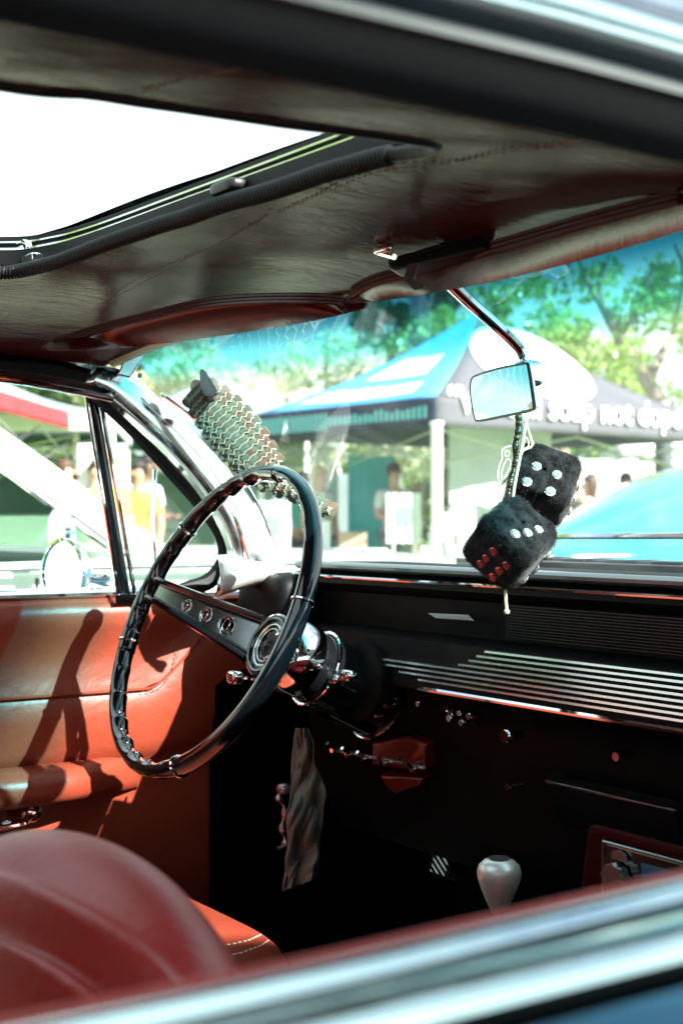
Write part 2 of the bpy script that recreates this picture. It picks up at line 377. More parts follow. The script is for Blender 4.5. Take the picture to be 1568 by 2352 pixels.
# roof shell with near side rising from the drip rail
def rz(x, y):
    u = min(1, abs(y-CY)/.735); z = 1.268+.103*(1-u**2.6)+.022*max(0, (y-CY)/.735)
    if x > .5: z -= .018*((x-.5)/.4)**2
    if x < -.6: z -= .25*((-.6-x)/.8)**2
    return z
def xr(y): return .93-.08*min(1, abs(y-CY)/.72)**2
def router(p):
    d = (p-HC).normalized(); a, b = 0, 3
    for _ in range(30):
        m_ = (a+b)/2; q = HC+d*m_
        if q.x < xr(q.y) and q.x > -1.4 and abs(q.y-CY) < .70: a = m_
        else: b = m_
    return HC+d*a
RO = [router(p) for p in HP3]; rings = []
for k in range(13):
    t = k/12; rings.append([(lambda q: V((q.x, q.y, rz(q.x, q.y))))(a.lerp(b, t)) for a, b in zip(HP3, RO)])
rings.append([V((p.x, p.y+.012*math.copysign(1, p.y-CY)*(abs(p.y-CY) > .65), rz(p.x, p.y)-.018)) for p in RO])
m = MB(); m.rings(rings, True, False)
roof = m.build('roof', M['blackpaint'], car, auto=60)
# side rails (both sides)
for sgn in (-1, 1):
    Y = lambda o: CY+sgn*o
    top = [(.690, 1.276), (.698, 1.268), (.704, 1.258), (.706, 1.250)]
    m = MB()
    xs = [-1.2, -.9, -.6, -.3, 0, .2, .4, .6, .7, .78, .83]
    dz = lambda x: (.022 if sgn > 0 else 0)+(0 if x < .5 else (-.03 if sgn > 0 else -.05)*((x-.5)/.35)**2)
    sec = [(.690, 1.282), (.703, 1.272), (.709, 1.262), (.710, 1.254), (.704, 1.250), (.700, 1.246)]
    m.rings([[V((x, Y(o), z+dz(x))) for o, z in sec] for x in xs], False, False)
    side = m.build('roof_side', M['blackpaint'], roof, solid=.001)
    m = MB(); m.rings([[V((x, Y(o), z+dz(x))) for o, z in [(.700, 1.244), (.711, 1.2445), (.713, 1.242), (.711, 1.239), (.700, 1.238), (.698, 1.240)]] for x in xs], True, True)
    m.build('drip_rail', M['steel'], roof)
    m = MB(); m.rings([[V((x, Y(o), z+dz(x))) for o, z in [(.706, 1.2555), (.7125, 1.257), (.7135, 1.263), (.710, 1.270), (.702, 1.271)]] for x in xs], True, True)
    m.build('side_moulding', M['worn'], roof)
    m = MB(); m.rings([[V((x, Y(o), z+dz(x))) for o, z in [(.705, 1.240), (.700, 1.2345), (.698, 1.228), (.692, 1.224), (.684, 1.219), (.680, 1.221), (.676, 1.228), (.69, 1.25)]] for x in xs], True, True)
    m.build('window_seal', M['darktrim'] if sgn < 0 else M['chrome'], roof)
# far window rail chrome strip
m = MB(); A = [U(-120, 835, Y=1.84), U(0, 842, Y=1.84), U(100, 850, Y=1.84), U(190, 878, Y=1.84)]; A = catmull(A, 5)
m.tube([p+V((0, 0, .004)) for p in A], .008, 8, sx=1.4)
m.build('window_rail', M['chrome'], car)
m = MB(); A = catmull([U(-150, 815, Y=1.835), U(0, 820, Y=1.835), U(110, 828, Y=1.835), U(205, 852, Y=1.835)], 5); B = catmull([U(-150, 872, Y=1.85), U(0, 872, Y=1.85), U(110, 878, Y=1.85), U(195, 893, Y=1.85)], 5)
m.rings([[a, a.lerp(b, .25)+V((0, -.008, 0)), a.lerp(b, .6)+V((0, -.008, 0)), b] for a, b in zip(A, B)], False, False)
m.build('window_rail', M['darktrim'], car, solid=.004)
# ---- windshield
def wtop(u): return V((.90-.07*u*u, CY+u*.665, 1.295-.035*u*u+.034*abs(u)**1.1))
def wbot(u): return V((1.40-.26*abs(u)**3.2, CY+u*.76, .965))
def wsf(i, j):
    u = -1+2*i; t = j; p = wbot(u).lerp(wtop(u), t); bul = .06*math.sin(math.pi*t)*(1-.6*abs(u)**3); return p+V((bul, 0, bul*.5))
m = MB(); m.grid(wsf, 40, 12); m.build('windshield', M['windshield'], car)
m = MB()
for k in (0, 1): pass
m.tube([wtop(-1+2*i/30)+V((.006, 0, .010)) for i in range(31)], .012, 8); m.tube([wbot(-1+2*i/30)+V((.01, 0, -.004)) for i in range(31)], .012, 8)
m.build('windshield_frame', M['chrome'], car)
m = MB(); A = [V((xf(y)-.004, y, hz(xf(y)-.01, y)-.001)) for y in [CY+.66*(-1+2*i/30) for i in range(31)]]
m.tube(A, .007, 8, sx=1.0); m.build('header_trim', mat('cream_header', (.55, .6, .38), .3, coat=.3), car)
# near A pillar (out of frame mostly) and far A pillar
m = MB(); A = [V((.84, CY-.675, 1.235)), V((.98, CY-.71, 1.13)), V((1.10, CY-.74, .99))]
m.tube(catmull(A, 6), .022, 10); m.build('pillar', M['chrome'], car)
def band(L, Rr, yL, yR, bul, n=40):
    A = resample(catmull([U(*p, Y=yL) for p in L], 8), n); B = resample(catmull([U(*p, Y=yR) for p in Rr], 8), n)
    rows = []
    for a, b in zip(A, B):
        rows.append([a.lerp(b, t)+V((-.4, -1, .2))*bul*math.sin(math.pi*t)**.7+V((0, .012*(t < .01 or t > .99), 0)) for t in [k/10 for k in range(11)]])
    return rows
m = MB()
m.rings(band([(188, 885), (250, 915), (330, 985), (410, 1062), (480, 1150), (525, 1235), (534, 1290), (515, 1330), (505, 1370)],
             [(232, 842), (300, 858), (380, 925), (470, 1015), (540, 1095), (600, 1180), (636, 1260), (655, 1300), (660, 1320)], 1.838, 1.848, .010), False, False)
pil = m.build('pillar_trim', M['chrome'], car, solid=-.003)
m = MB()
m.rings(band([(500, 1275), (540, 1275), (600, 1290), (680, 1300)], [(508, 1372), (540, 1362), (600, 1345), (665, 1350)], 1.80, 1.795, .02, 20), False, False)
m.build('pillar_foot', M['alu'], pil, solid=-.003)
m = MB(); P = catmull([U(305, 915, Y=1.835), U(400, 990, Y=1.835), U(480, 1090, Y=1.835), U(540, 1190, Y=1.83), U(575, 1290, Y=1.82)], 6)
m.tube(P, .003, 6); m.tube([p+V((.03, -.03, .006)) for p in P], .0025, 6); m.build('bead', M['chrome_clean'], pil)
for q in ((245, 868), (262, 905), (322, 862)):
    m = MB(); m.lathe([(0, -.002), (.004, -.002), (.003, .002), (0, .002)], U(*q, Y=1.80), (-.4, -1, .2), 10); m.build('screw', M['steel'], pil)
m = MB(); m.prism([U(268, 862, Y=1.80), U(300, 868, Y=1.80), U(318, 838, Y=1.80), U(345, 795, Y=1.80), U(320, 790, Y=1.80), U(290, 815, Y=1.80)], (.01, .02, 0))
m.build('corner_bracket', M['chrome'], car, bevel=.003)
m = MB()
m.tube(catmull([U(210, 893, Y=1.88), U(300, 975, Y=1.88), U(400, 1085, Y=1.88), U(470, 1165, Y=1.88), U(513, 1235, Y=1.88), U(515, 1290, Y=1.88), U(480, 1335, Y=1.88), U(430, 1350, Y=1.88), U(395, 1358, Y=1.88)], 6), lambda i, a: .013-.006*max(0, (i-36)/12), 8)
m.build('vent_window_seal', M['rubber'], car)
# ---- driver door
DY = 1.945
def dcap(t):                                   # inner panel cross-section from the belt down (offset toward the cabin, z)
    return None
door = None
def dsec(x):
    up = [(0.0, .936), (-.012, .936), (-.024, .928), (-.030, .912), (-.026, .89), (-.018, .872), (-.017, .84), (-.024, .812), (-.026, .802), (-.020, .797), (-.024, .79), (-.026, .76), (-.024, .72), (-.014, .698), (.0, .69), (0, .64), (0, .60), (0, .30)]
    return [V((x, DY+o, z)) for o, z in up]
xs = [-.6+1.72*i/60 for i in range(61)]
def fx(x): return x
m = MB(); rows = []
seamz = lambda x: .797 if x < .93 else .797+.14*min(1, ((x-.93)/.14))**1.3
for x in xs:
    k = seamz(x)-.797; r = []
    for p in dsec(x):
        z = p.z
        if .66 < z < .93: z = min(.93, z+k*(1-abs(z-.797)/.14) if z >= .797 else z+k*(z-.66)/.14)
        r.append(V((x, p.y, z)))
    rows.append(r)
m.rings(rows, False, False)
door = m.build('driver_door', M['leather'], car, solid=-.004, auto=60)
P = [V((x, DY-.026, seamz(x)+.003)) for x in [-.6+1.66*i/200 for i in range(201)]]
m = MB(); m.tube(P, .0022, 6); m.build('piping', M['leather'], door)
PS = [U(*q, Y=DY-.028) for q in [(325, 1590), (360, 1583), (385, 1560), (405, 1510), (420, 1460), (440, 1420)]]
stitch(catmull(PS, 8), .0009, .005, .004).build('stitching', M['redthread'], door)
m = MB(); rows = []
for i in range(31):
    x = -.5+1.42*i/30; e = 1 if x < .8 else max(0.05, 1-(x-.8)/.12)
    rows.append([V((x, DY-o*e, z)) for o, z in [(-.004, .70), (.03, .703), (.062, .698), (.075, .684), (.074, .664), (.06, .652), (.02, .648), (-.004, .65)]])
m.rings(rows); m.build('armrest', M['leather'], door, auto=60)
m = MB(); m.tube([V((-.5, DY-.004, .942)), V((1.03, DY-.004, .942))], .008, 10, sx=.8); m.tube([V((-.5, DY+.018, .945)), V((1.03, DY+.018, .945))], .006, 8)
m.build('belt_trim', M['chrome'], door)
m = MB(); a = U(-40, 1905, Y=DY-.05); b = U(40, 1893, Y=DY-.05); c = U(75, 1862, Y=DY-.04)
m.tube(catmull([a, b, U(60, 1885, Y=DY-.05), c], 5), lambda i, an: .007, 10, sx=.7); m.tube([U(0, 1860, Y=DY-.02), U(15, 1895, Y=DY-.05)], .008, 8)
m.lathe([(0, -.02), (.010, -.02), (.010, .01), (0, .012)], c, (0, -1, 0), 14)
m.sbox(U(62, 1868, Y=DY-.02), (.014, .02, .012), .6)
m.build('door_handle', M['chrome_clean'], door)
m = MB(); m.rings([[V((x, DY-.012, z)) for z in (.5, .52)]+[V((x, DY+.0, z)) for z in (.52, .5)] for x in (-.5, .95)]); m.build('kick_strip', M['black'], door)
# outside skin of the driver door
m = MB(); osec = [(.02, .938), (.05, .925), (.10, .90), (.13, .84), (.14, .72), (.13, .5), (.10, .30)]
m.rings([[V((x, DY+o, z)) for o, z in osec] for x in (-.6, -.2, .3, .8, 1.2)], False, False)
m.build('outer_skin', M['paint'], door, solid=.003)
# vent window post: dark channel with chrome edges
m = MB(); a, b = U(209, 903, Y=1.90), U(288, 1374, Y=1.925)
for off, r in ((0, .009),): m.tube([a, b], r, 10, ref=(0, 1, 0), sx=1.0)
m.build('vent_window_post', M['blackgloss'], door)
m = MB()
for dx in (-.010, .011): m.tube([a+V((dx, -.006, 0)), b+V((dx*1.25, -.006, 0))], .0034, 8)
m.box(b+V((.0, 0, 0)), (.045, .03, .012))
m.build('vent_window_post', M['chrome_clean'], door)
m = MB(); m.tube([U(356, 1078, Y=1.93), U(350, 1200, Y=1.93), U(358, 1318, Y=1.93)], .005, 8, sx=.8); m.sbox(U(362, 1322, Y=1.93), (.012, .01, .012), .6)
m.build('vent_latch_bar', M['chrome_clean'], door)
m = MB(); m.prism([U(225, 915, Y=1.905), U(300, 985, Y=1.905), U(400, 1095, Y=1.905), U(470, 1175, Y=1.905), U(508, 1240, Y=1.905), U(510, 1290, Y=1.905), U(475, 1335, Y=1.905), U(400, 1362, Y=1.905), U(300, 1372, Y=1.905)], (0, .003, 0))
m.build('vent_window_glass', M['glass'], door, smooth=False)
# side mirror outside the driver door
sm = U(150, 1314, Y=2.08); ax = V((-.93, -.25, .05)).normalized()
m = MB(); m.lathe([(.0, -.035), (.03, -.03), (.048, -.012), (.053, .002), (.053, .007), (.048, .008), (.048, .003)], sm, ax, 32)
m.tube(catmull([U(205, 1330, Y=2.08), U(250, 1345, Y=2.08), U(295, 1385, Y=2.06)], 5), .006, 8); m.sbox(U(228, 1325, Y=2.08), (.018, .012, .008), .5)
smir = m.build('side_mirror', M['chrome_clean'], car)
m = MB(); m.lathe([(0, .0045), (.0475, .0045), (.0475, .0055), (0, .006)], sm, ax, 32); m.build('mirror_glass', M['mirror'], smir)
# ---- passenger (near) door
def oy(x): return .286+.015*(min(.6, max(-.4, x))-.19)
def yo(x): return .066*min(.30, max(0, x-.20))
pd = MB(); xs = [-.7+1.85*i/40 for i in range(41)]
pd.rings([[V((x, y+yo(x), z)) for y, z in [(.368, .30), (.372, .70), (.366, .86), (.358, .900), (.350, .915), (.342, .922), (.331, .925)]] for x in xs], False, False)
pdoor = pd.build('passenger_door', M['seat'], car, solid=.004)
m = MB()
m.rings([[V((x, y+yo(x), z)) for y, z in [(.331, .925), (.3285, .9285), (.324, .9300), (.319, .9290), (.3155, .925), (.32, .918), (.33, .918)]] for x in xs]); m.build('belt_trim', M['worn'], pdoor)
m = MB(); m.rings([[V((x, y+yo(x)*(1 if y > .31 else .5), z)) for y, z in [(.3162, .9248), (.311, .9235), (.3045, .9245)]] for x in xs], False, False); m.build('window_felt', M['steel'], pdoor, solid=.002)
m = MB()
m.rings([[V((x, y+yo(x)*.5*(y > .30), z)) for y, z in [(.3045, .925), (.3025, .9290), (.298, .9300), (oy(x)+.006, .9288), (oy(x)+.001, .9262), (oy(x), .9235), (oy(x)+.004, .918), (.302, .916)]] for x in xs]); m.build('belt_moulding', M['worn'], pdoor)
m = MB(); m.rings([[V((x, oy(x)-a, z)) for a, z in [(-.006, .908), (.006, .906), (.007, .917), (.011, .9205), (.03, .920), (.08, .908), (.12, .87), (.145, .80), (.15, .65), (.14, .45), (.10, .28)]] for x in xs], False, False); m.build('outer_skin', M['paint'], pdoor, solid=-.003)
m = MB(); m.rings([[V((x, oy(x)-a, z)) for a, z in [(-.008, .9175), (.002, .910), (.008, .912)]] for x in xs], False, False); m.build('seal', M['rubber'], pdoor, solid=.001)
# ---- rest of the body
def bodyloft(xs, wf, zf, sy=1):
    return [[V((x, CY+wf(x)*c, zf(x, c))) for c in [-1, -1, -.97, -.9, -.6, 0, .6, .9, .97, 1, 1]] for x in xs]
def hoodrow(x):
    w = .93-.06*max(0, (x-2.4)/.9)**2; zt = .965-.05*max(0, (x-1.4)/1.8)**1.5
    return [V((x, CY+s*w*a, z)) for s, a, z in [(-1, .96, .25), (-1, 1.0, .55), (-1, .99, zt-.14), (-1, .93, zt-.05), (-1, .75, zt-.015), (-1, .4, zt), (1, 0, zt+.012), (1, .4, zt), (1, .75, zt-.015), (1, .93, zt-.05), (1, .99, zt-.14), (1, 1, .55), (1, .96, .25)]]
m = MB(); xs = [1.18, 1.3, 1.42, 1.6, 1.9, 2.2, 2.5, 2.8, 3.05, 3.15]
rws = [hoodrow(x) for x in xs]
for k in (0, 1):            # cowl sides only: leave the cabin open
    for j in range(4, 9): rws[k][j].z = .90
m.rings(rws, False, False); rws2 = rws[-1]
m.add(rws2, [tuple(range(len(rws2)))])
body = m.build('front_body', M['paint'], car, solid=-.004, auto=50)
for y_ in (-.28, .28):
    m = MB(); m.box((1.95, CY+y_, .985), (.9, .012, .006)); m.build('hood_trim', M['chrome_clean'], body, bevel=.002)
for s in (-1, 1):
    for k in (.45, .72): m = MB(); m.lathe([(0, 0), (.085, 0), (.09, .02), (.07, .03), (0, .04)], (3.14, CY+s*k, .68), (1, 0, 0), 20); m.build('headlight', M['chrome_clean'], body)
m = MB(); m.sbox((3.2, CY, .48), (.08, .93, .07), .3); m.build('front_bumper', M['chrome_clean'], car)
m = MB(); m.box((1.46, CY, .984), (.10, 1.3, .012)); 
for i in range(14): m.box((1.45, CY-.6+i*.09, .992), (.06, .05, .006))
m.build('cowl_vent', M['blackpaint'], body, bevel=.002)
for s, q in ((0, 0), (1, .55)):
    m = MB(); a = V((1.47, CY-.50+q, .995)); m.tube([a, a+V((-.03, .05, .035)), a+V((-.02, .48, .03))], .005, 6); m.lathe([(0, 0), (.014, 0), (.010, .02), (0, .022)], a, (0, 0, 1), 12); m.build('wiper', M['chrome_clean'], car)
def trow(x):
    k = max(0, (-x-1.2)/1.4); zt = .94-.03*k**2
    return [V((x, CY+s*.93*a, z)) for s, a, z in [(-1, .96, .25), (-1, 1.0, .55), (-1, .99, zt-.14), (-1, .93, zt-.03), (-1, .4, zt), (1, .4, zt), (1, .93, zt-.03), (1, .99, zt-.14), (1, 1, .55), (1, .96, .25)]]
m = MB(); m.rings([trow(x) for x in (-1.45, -1.6, -1.9, -2.2, -2.45)], False, False); l = trow(-2.47); m.add(l, [tuple(range(len(l)))])
m.build('rear_body', M['paint'], car, solid=-.004)
for s in (-1, 1):
    m = MB(); m.rings([[V((x, CY+s*o, z)) for o, z in [(.80, .935), (.86, .93), (.92, .80), (.93, .55), (.89, .25)]] for x in (-1.45, -1.0, -.6)], False, False); m.build('quarter_panel', M['paint'], car, solid=-.004)
    m = MB(); m.tube([V((-.62, CY+s*.79, .93)), V((-.75, CY+s*.70, 1.22))], .018, 8); m.build('rear_pillar', M['blackpaint'], car)
    m = MB(); m.prism([V((-.95, CY+s*.69, 1.22)), V((-1.25, CY+s*.68, 1.17)), V((-1.6, CY+s*.80, .93)), V((-1.2, CY+s*.80, .93))], (0, .03*s, 0)); m.build('roof_pillar', M['blackpaint'], car)
m = MB(); m.prism([V((-1.25, CY-.62, 1.2)), V((-1.25, CY+.62, 1.2)), V((-1.55, CY+.7, .94)), V((-1.55, CY-.7, .94))], (.004, 0, .004)); m.build('rear_window', M['greenglass'], car, smooth=False)
for x in (2.55, -1.75):
    for s in (-1, 1):
        m = MB(); m.lathe([(.20, -.09), (.32, -.10), (.345, -.07), (.345, .07), (.32, .10), (.20, .09)], (x, CY+s*.80, .345), (0, 1, 0), 36); w = m.build('wheel', M['rubber'], car)
        m = MB(); m.lathe([(0, .085), (.08, .09), (.12, .07), (.195, .085), (.205, .095), (.205, .08), (0, .06)], (x, CY+s*.80, .345), (0, s, 0), 36); m.build('hubcap', M['chrome_clean'], w)
# floor, firewall, tunnel
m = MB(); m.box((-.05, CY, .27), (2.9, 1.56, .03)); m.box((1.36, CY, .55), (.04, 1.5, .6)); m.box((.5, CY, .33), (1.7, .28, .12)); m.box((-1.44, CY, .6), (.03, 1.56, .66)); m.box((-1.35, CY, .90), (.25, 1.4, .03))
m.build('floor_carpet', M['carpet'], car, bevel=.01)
for y_ in (1.93, .37):
    m = MB(); m.box((1.20, y_, .62), (.32, .02, .6)); m.build('kick_panel', M['carpet'], car)

# ---- dashboard
m = MB()
def dash_row(y):
    u = (y-CY)/.78; b = -.03*u*u       # the ends sweep back slightly
    e = max(0, abs(u)-.86)/.14; dz = -.05*e*e
    return [V((x+b*0, y, z+dz*(z > .9))) for x, z in [(1.40, .975), (1.25, .988), (1.14, .990), (1.095, .984), (1.083, .974), (1.082, .963), (1.090, .955), (1.105, .950), (1.108, .905), (1.062, .900), (1.058, .840), (1.075, .832), (1.10, .80), (1.12, .66), (1.16, .60), (1.3, .60)]]
m.rings([dash_row(CY-.76+1.36*i/50) for i in range(51)], False, False)
lst = dash_row(CY-.76+1.36); m.add(lst, [tuple(range(len(lst)))])
dash = m.build('dashboard', M['dashmat'], car, auto=40)
m = MB(); m.tube([V((1.088, CY-.76+1.36*i/30, .986)) for i in range(31)], .0105, 10, sx=.6)
m.build('dash_pad_edge', mat('dash_edge_vinyl', (.05, .075, .08), .3, coat=.5), dash)
m = MB(); m.tube([V((1.078, CY-.76+1.37*i/30, .972)) for i in range(31)], .0026, 8); m.build('chrome_bead', M['chrome_clean'], dash)
# left end of the dash: small pod and side trim
m = MB(); m.sbox((1.09, 1.80, .90), (.05, .07, .075), .4); m.build('dash_end', M['dashpad'], dash)
# ribbed trim: eight bright strips, the upper four start further right
for k in range(8):
    z = .897-k*.0064; yl = [1.29, 1.305, 1.32, 1.34][k] if k < 4 else [1.545, 1.50, 1.46, 1.42][k-4]
    m = MB(); m.rings([[V((1.0600, y, z-.0015)), V((1.0530, y, z-.0013)), V((1.05335, y, z+.0012)), V((1.0600, y, z+.0015))] for y in (yl, 1.0, .40)])
    m.build('trim_strip', M['strip'], dash)
m = MB(); m.tube([V((1.055, y, .842)) for y in (1.42, 1.0, .40)], .0038, 8); m.build('lower_moulding', M['chrome_clean'], dash)
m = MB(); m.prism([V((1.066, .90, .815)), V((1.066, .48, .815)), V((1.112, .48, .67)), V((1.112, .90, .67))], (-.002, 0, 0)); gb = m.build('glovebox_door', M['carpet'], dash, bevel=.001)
m = MB(); m.lathe([(0, 0), (.009, 0), (.009, .008), (.005, .012), (0, .012)], (1.070, .69, .795), (-1, 0, 0), 16); m.build('latch', M['steel'], gb)
m = MB(); m.box((1.098, 1.12, .735), (.02, .20, .05), Matrix.Rotation(-.3, 3, 'Y')); m.build('radio_plate', M['screen'], dash, bevel=.003)
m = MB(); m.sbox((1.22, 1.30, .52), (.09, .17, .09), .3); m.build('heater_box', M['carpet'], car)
# fine ribs in the recess between pad and strips
m = MB()
for k in range(12): m.box((1.105, .86, .948-k*.0034), (.005, .9, .0011))
m.build('fine_ribs', M['black'], dash)
m = MB(); A = U(980, 1408, X=1.085); B = U(1075, 1412, X=1.085); C_ = U(1088, 1427, X=1.085); D_ = U(1000, 1421, X=1.085); m.prism([A, B, C_, D_], (.004, 0, 0)); m.build('badge', M['steel'], dash, bevel=.001)
# knobs, levers, vents under the strips
def knob(px, py, r=.011, x=1.07, mt='chrome_clean', nm='knob', ln=.022):
    c = U(px, py, X=x); m = MB(); m.lathe([(0, -.004), (r*.55, -.004), (r*.5, ln*.45), (r, ln*.5), (r*1.05, ln*.8), (r*.8, ln), (0, ln)], c, (-1, 0, -.05), 18); return m.build(nm, M[mt], dash)
for q in ((1190, 1686, .0095), (1447, 1731, .006), (1198, 1800, .005), (1062, 1645, .005), (1090, 1655, .005), (1107, 1640, .005), (1085, 1633, .004), (990, 1612, .004), (882, 1612, .004), (896, 1622, .0035), (915, 1617, .003), (893, 1638, .0035)): knob(*q)
for q in ((1035, 1648), (1048, 1652), (1100, 1668)): m = MB(); c = U(*q, X=1.06); m.tube([c, c+V((-.012, -.006, .012))], .0025, 6); m.build('switch_lever', M['chrome_clean'], dash)
# gauge behind the wheel with bright numerals marks, visor lip around it
for k, (x, y) in enumerate([(772, 1470), (776, 1480), (806, 1468), (812, 1476), (818, 1484), (808, 1490), (835, 1468), (838, 1484), (848, 1476)]):
    m = MB(); c = U(x, y, X=1.095); m.box(c, (.003, .016 if k > 5 else .009, .0025 if k > 5 else .005), Matrix.Rotation(.25*(k % 3), 3, 'X')); m.build('gauge_mark', M['steel'], dash)
pod = MB(); pc = U(868, 1565, X=1.075); pod.lathe([(0, .03), (.05, .03), (.056, .0), (.05, -.012), (0, -.016)], pc, (-1, 0, .1), 32); podo = pod.build('instrument_pod', M['dashmat'], dash)
m = MB()
for r in (.056, .050, .046): m.tube([pc+V((-.008, 0, 0))+V((0, math.cos(a)*r*1.15, math.sin(a)*r*.75)) for a in [2*math.pi*k/40 for k in range(22, 41)]], .0014, 6)
m.build('pod_ring', M['chrome_clean'], podo)
# ---- steering column
SA = WC+WN*.098
m = MB(); m.lathe([(.0, .002), (.030, .002), (.038, .010), (.047, .03), (.048, .055)], SA, WN, 36)
m.lathe([(.044, .056), (.046, .065), (.048, .085), (.049, .095)], SA, WN, 36)
m.lathe([(.049, .096), (.053, .12), (.055, .20), (.055, .33)], SA, WN, 36)
colm = m.build('steering_column', M['blackgloss'], car, auto=50)
m = MB(); m.lathe([(.030, .004), (.040, .010), (.049, .026), (.051, .045), (.050, .052), (.040, .054)], SA, WN, 36); m.build('bell', M['chrome_clean'], colm)
for h, r, w in ((.075, .0505, .0024), (.185, .0570, .0020)):
    m = MB(); c = SA+WN*h; m.tube([c+(WU*math.cos(a)+WL*math.sin(a))*r for a in [2*math.pi*k/48 for k in range(48)]], w, 8, True); m.build('column_ring', M['chrome_clean'], colm)
m = MB(); c = SA+WN*.06; tip = U(540, 1556, d=1.80); m.tube([c-WL*(-.04), c+V((-.02, .07, -.03)), tip], [.004, .004, .005], 8); m.sbox(tip, (.008, .012, .009), .6); m.build('turn_signal_lever', M['chrome_clean'], colm)
m = MB(); a = U(775, 1560, d=1.83); b = U(800, 1552, d=1.80); m.tube([a, b], .005, 8); m.sbox(b, (.009, .012, .008), .7); m.sbox(a, (.012, .012, .006), .6); m.build('ignition_key', M['chrome_clean'], colm)
# ---- steering wheel
def rimr(i, a, n=720):
    ph = 360*i/n
    base = .0113
    inner = max(0, -math.cos(a))       # a = 0 looks outward
    if any(lo < ph < hi for lo, hi in ((2, 52), (60, 100), (108, 195), (300, 352))): base -= .0036*inner*abs(math.sin(R_(ph*14)))**.8
    return base
m = MB(); P = [wp(360*i/720) for i in range(720)]
rings = []
for i, p in enumerate(P):
    o = (p-WC).normalized(); rings.append([p+(o*math.cos(a)*.98+WN*math.sin(a)*1.12)*rimr(i, a) for a in [2*math.pi*k/16 for k in range(16)]])
m.rings(rings, True, False, True)
wheel = m.build('steering_wheel', M['blackgloss'], car, auto=70)
for ph in (53, 104, 201, 279):
    m = MB(); m.tube([WC+(wp(ph)-WC)+((wp(ph)-WC).normalized()*math.cos(a)+WN*math.sin(a)*1.1)*.0121 for a in [2*math.pi*k/24 for k in range(24)]], .0019, 6, True); m.build('rim_band', M['chrome_clean'], wheel)
WS = WL*math.cos(R_(9))+WU*math.sin(R_(9)); WT2 = WU*math.cos(R_(9))-WL*math.sin(R_(9))
for s in (1, -1):
    # spoke: chrome plate with three holes between two black rails
    def sp(t, w, h=0): # t 0 hub..1 rim, w across
        r = .036+(WR-.016-.036)*t; dep = .092*max(0, 1-t)**1.1+.002; return WC+WS*s*r+WT2*w+WN*(dep+h)
    hw = lambda t: .0095+.0145*max(0, 1-t)**1.3
    m = MB(); nx, ny = 60, 8
    vs = {}; F = []
    for i in range(nx+1):
        for j in range(ny+1): vs[i, j] = len(m.v); m.v.append(tuple(sp(i/nx, hw(i/nx)*(-1+2*j/ny))))
    L = WR-.054
    for i in range(nx):
        for j in range(ny):
            cx = (i+.5)/nx*L; cy = hw((i+.5)/nx)*(-1+2*(j+.5)/ny)
            if any((cx-h)**2+cy**2 < r*r for h, r in ((.040, .0085), (.070, .0070), (.098, .0056))): continue
            m.f.append((vs[i, j], vs[i+1, j], vs[i+1, j+1], vs[i, j+1])); m.mi.append(0)
    spk = m.build('spoke', M['darkchrome'], wheel, solid=.003)
    m = MB()
    for h, r in ((.040, .0087), (.070, .0072), (.098, .0058)):
        m.tube([sp(h/L, 0, -.001)+(WS*math.cos(a)+WT2*math.sin(a))*r for a in [2*math.pi*k/24 for k in range(24)]], .0009, 6, True)
    m.build('spoke_eyelet', M['chrome_clean'], spk)
    m = MB()
    for w in (-1, 1): m.tube([sp(i/20*1.06, w*(hw(i/20)+.004), -.003) for i in range(21)], .0052, 8, ref=tuple(WN), sx=1.3)
    m.build('spoke_rail', M['blackgloss'], spk)
m = MB(); c = WC+WN*.094; m.tube([c+(WU*math.cos(a)+WL*math.sin(a))*.0370 for a in [2*math.pi*k/48 for k in range(48)]], .0068, 14, True); m.lathe([(.033, .0), (.039, .004), (.041, .014), (.034, .02)], c, WN, 36); m.build('hub_ring', M['blackgloss'], wheel)
m = MB(); c = WC+WN*.094
for rr_, tt_ in ((.0285, .0022), (.0225, .0012)): m.tube([c-WN*.001+(WU*math.cos(a)+WL*math.sin(a))*rr_ for a in [2*math.pi*k/48 for k in range(48)]], tt_, 10, True)
m.build('horn_ring', M['chrome_clean'], wheel)
m = MB(); m.lathe([(0, -.007), (.004, -.0065), (.007, -.003), (.012, -.001), (.020, .001), (.029, .004), (0, .006)], WC+WN*.094, WN, 36); m.build('horn_button', M['black'], wheel)
# ---- shift lever, console, stereo
kc = U(1145, 2040, d=1.42)
m = MB(); m.lathe([(0, .0300), (.008, .0298), (.0155, .0275), (.0205, .0225), (.0222, .0165), (.0215, .010), (.0180, .000), (.0125, -.013), (.0078, -.0225), (.0070, -.024), (0, -.024)], kc, (.02, 0, 1), 40)
sk = m.build('shift_lever', M['alu'], car, auto=50)
m = MB(); m.tube([kc+V((0, 0, .0300)), kc+V((.0, 0, .0306))], .0105, 28); m.build('engraved_cap', M['steel'], sk)
m = MB(); m.lathe([(0, -.0245), (.0062, -.0245), (.0062, -.032), (0, -.032)], kc, (.02, 0, 1), 6); m.build('lock_nut', M['chrome_clean'], sk, smooth=False)
m = MB(); m.tube([kc+V((0, 0, -.03)), kc+V((.02, 0, -.20)), kc+V((.05, 0, -.34))], .0052, 10); m.build('shaft', M['steel'], sk)
SX = .93; s0 = U(1400, 1930, X=SX)
m = MB(); y0 = s0.y+.055; m.prism([V((SX+.002, y0-.02, s0.z+.011)), V((SX+.002, y0+.03, s0.z-.30)), V((SX+.002, y0-.36, s0.z-.30)), V((SX+.002, y0-.34, s0.z+.011))], (.10, 0, -.035))
cons = m.build('centre_console', M['redcarpet'], car, bevel=.008)
m = MB(); m.box(V((SX-.002, s0.y-.091, s0.z-.026)), (.012, .182, .052)); st = m.build('stereo', M['screen'], cons, bevel=.003)
m = MB(); fx0 = SX-.009
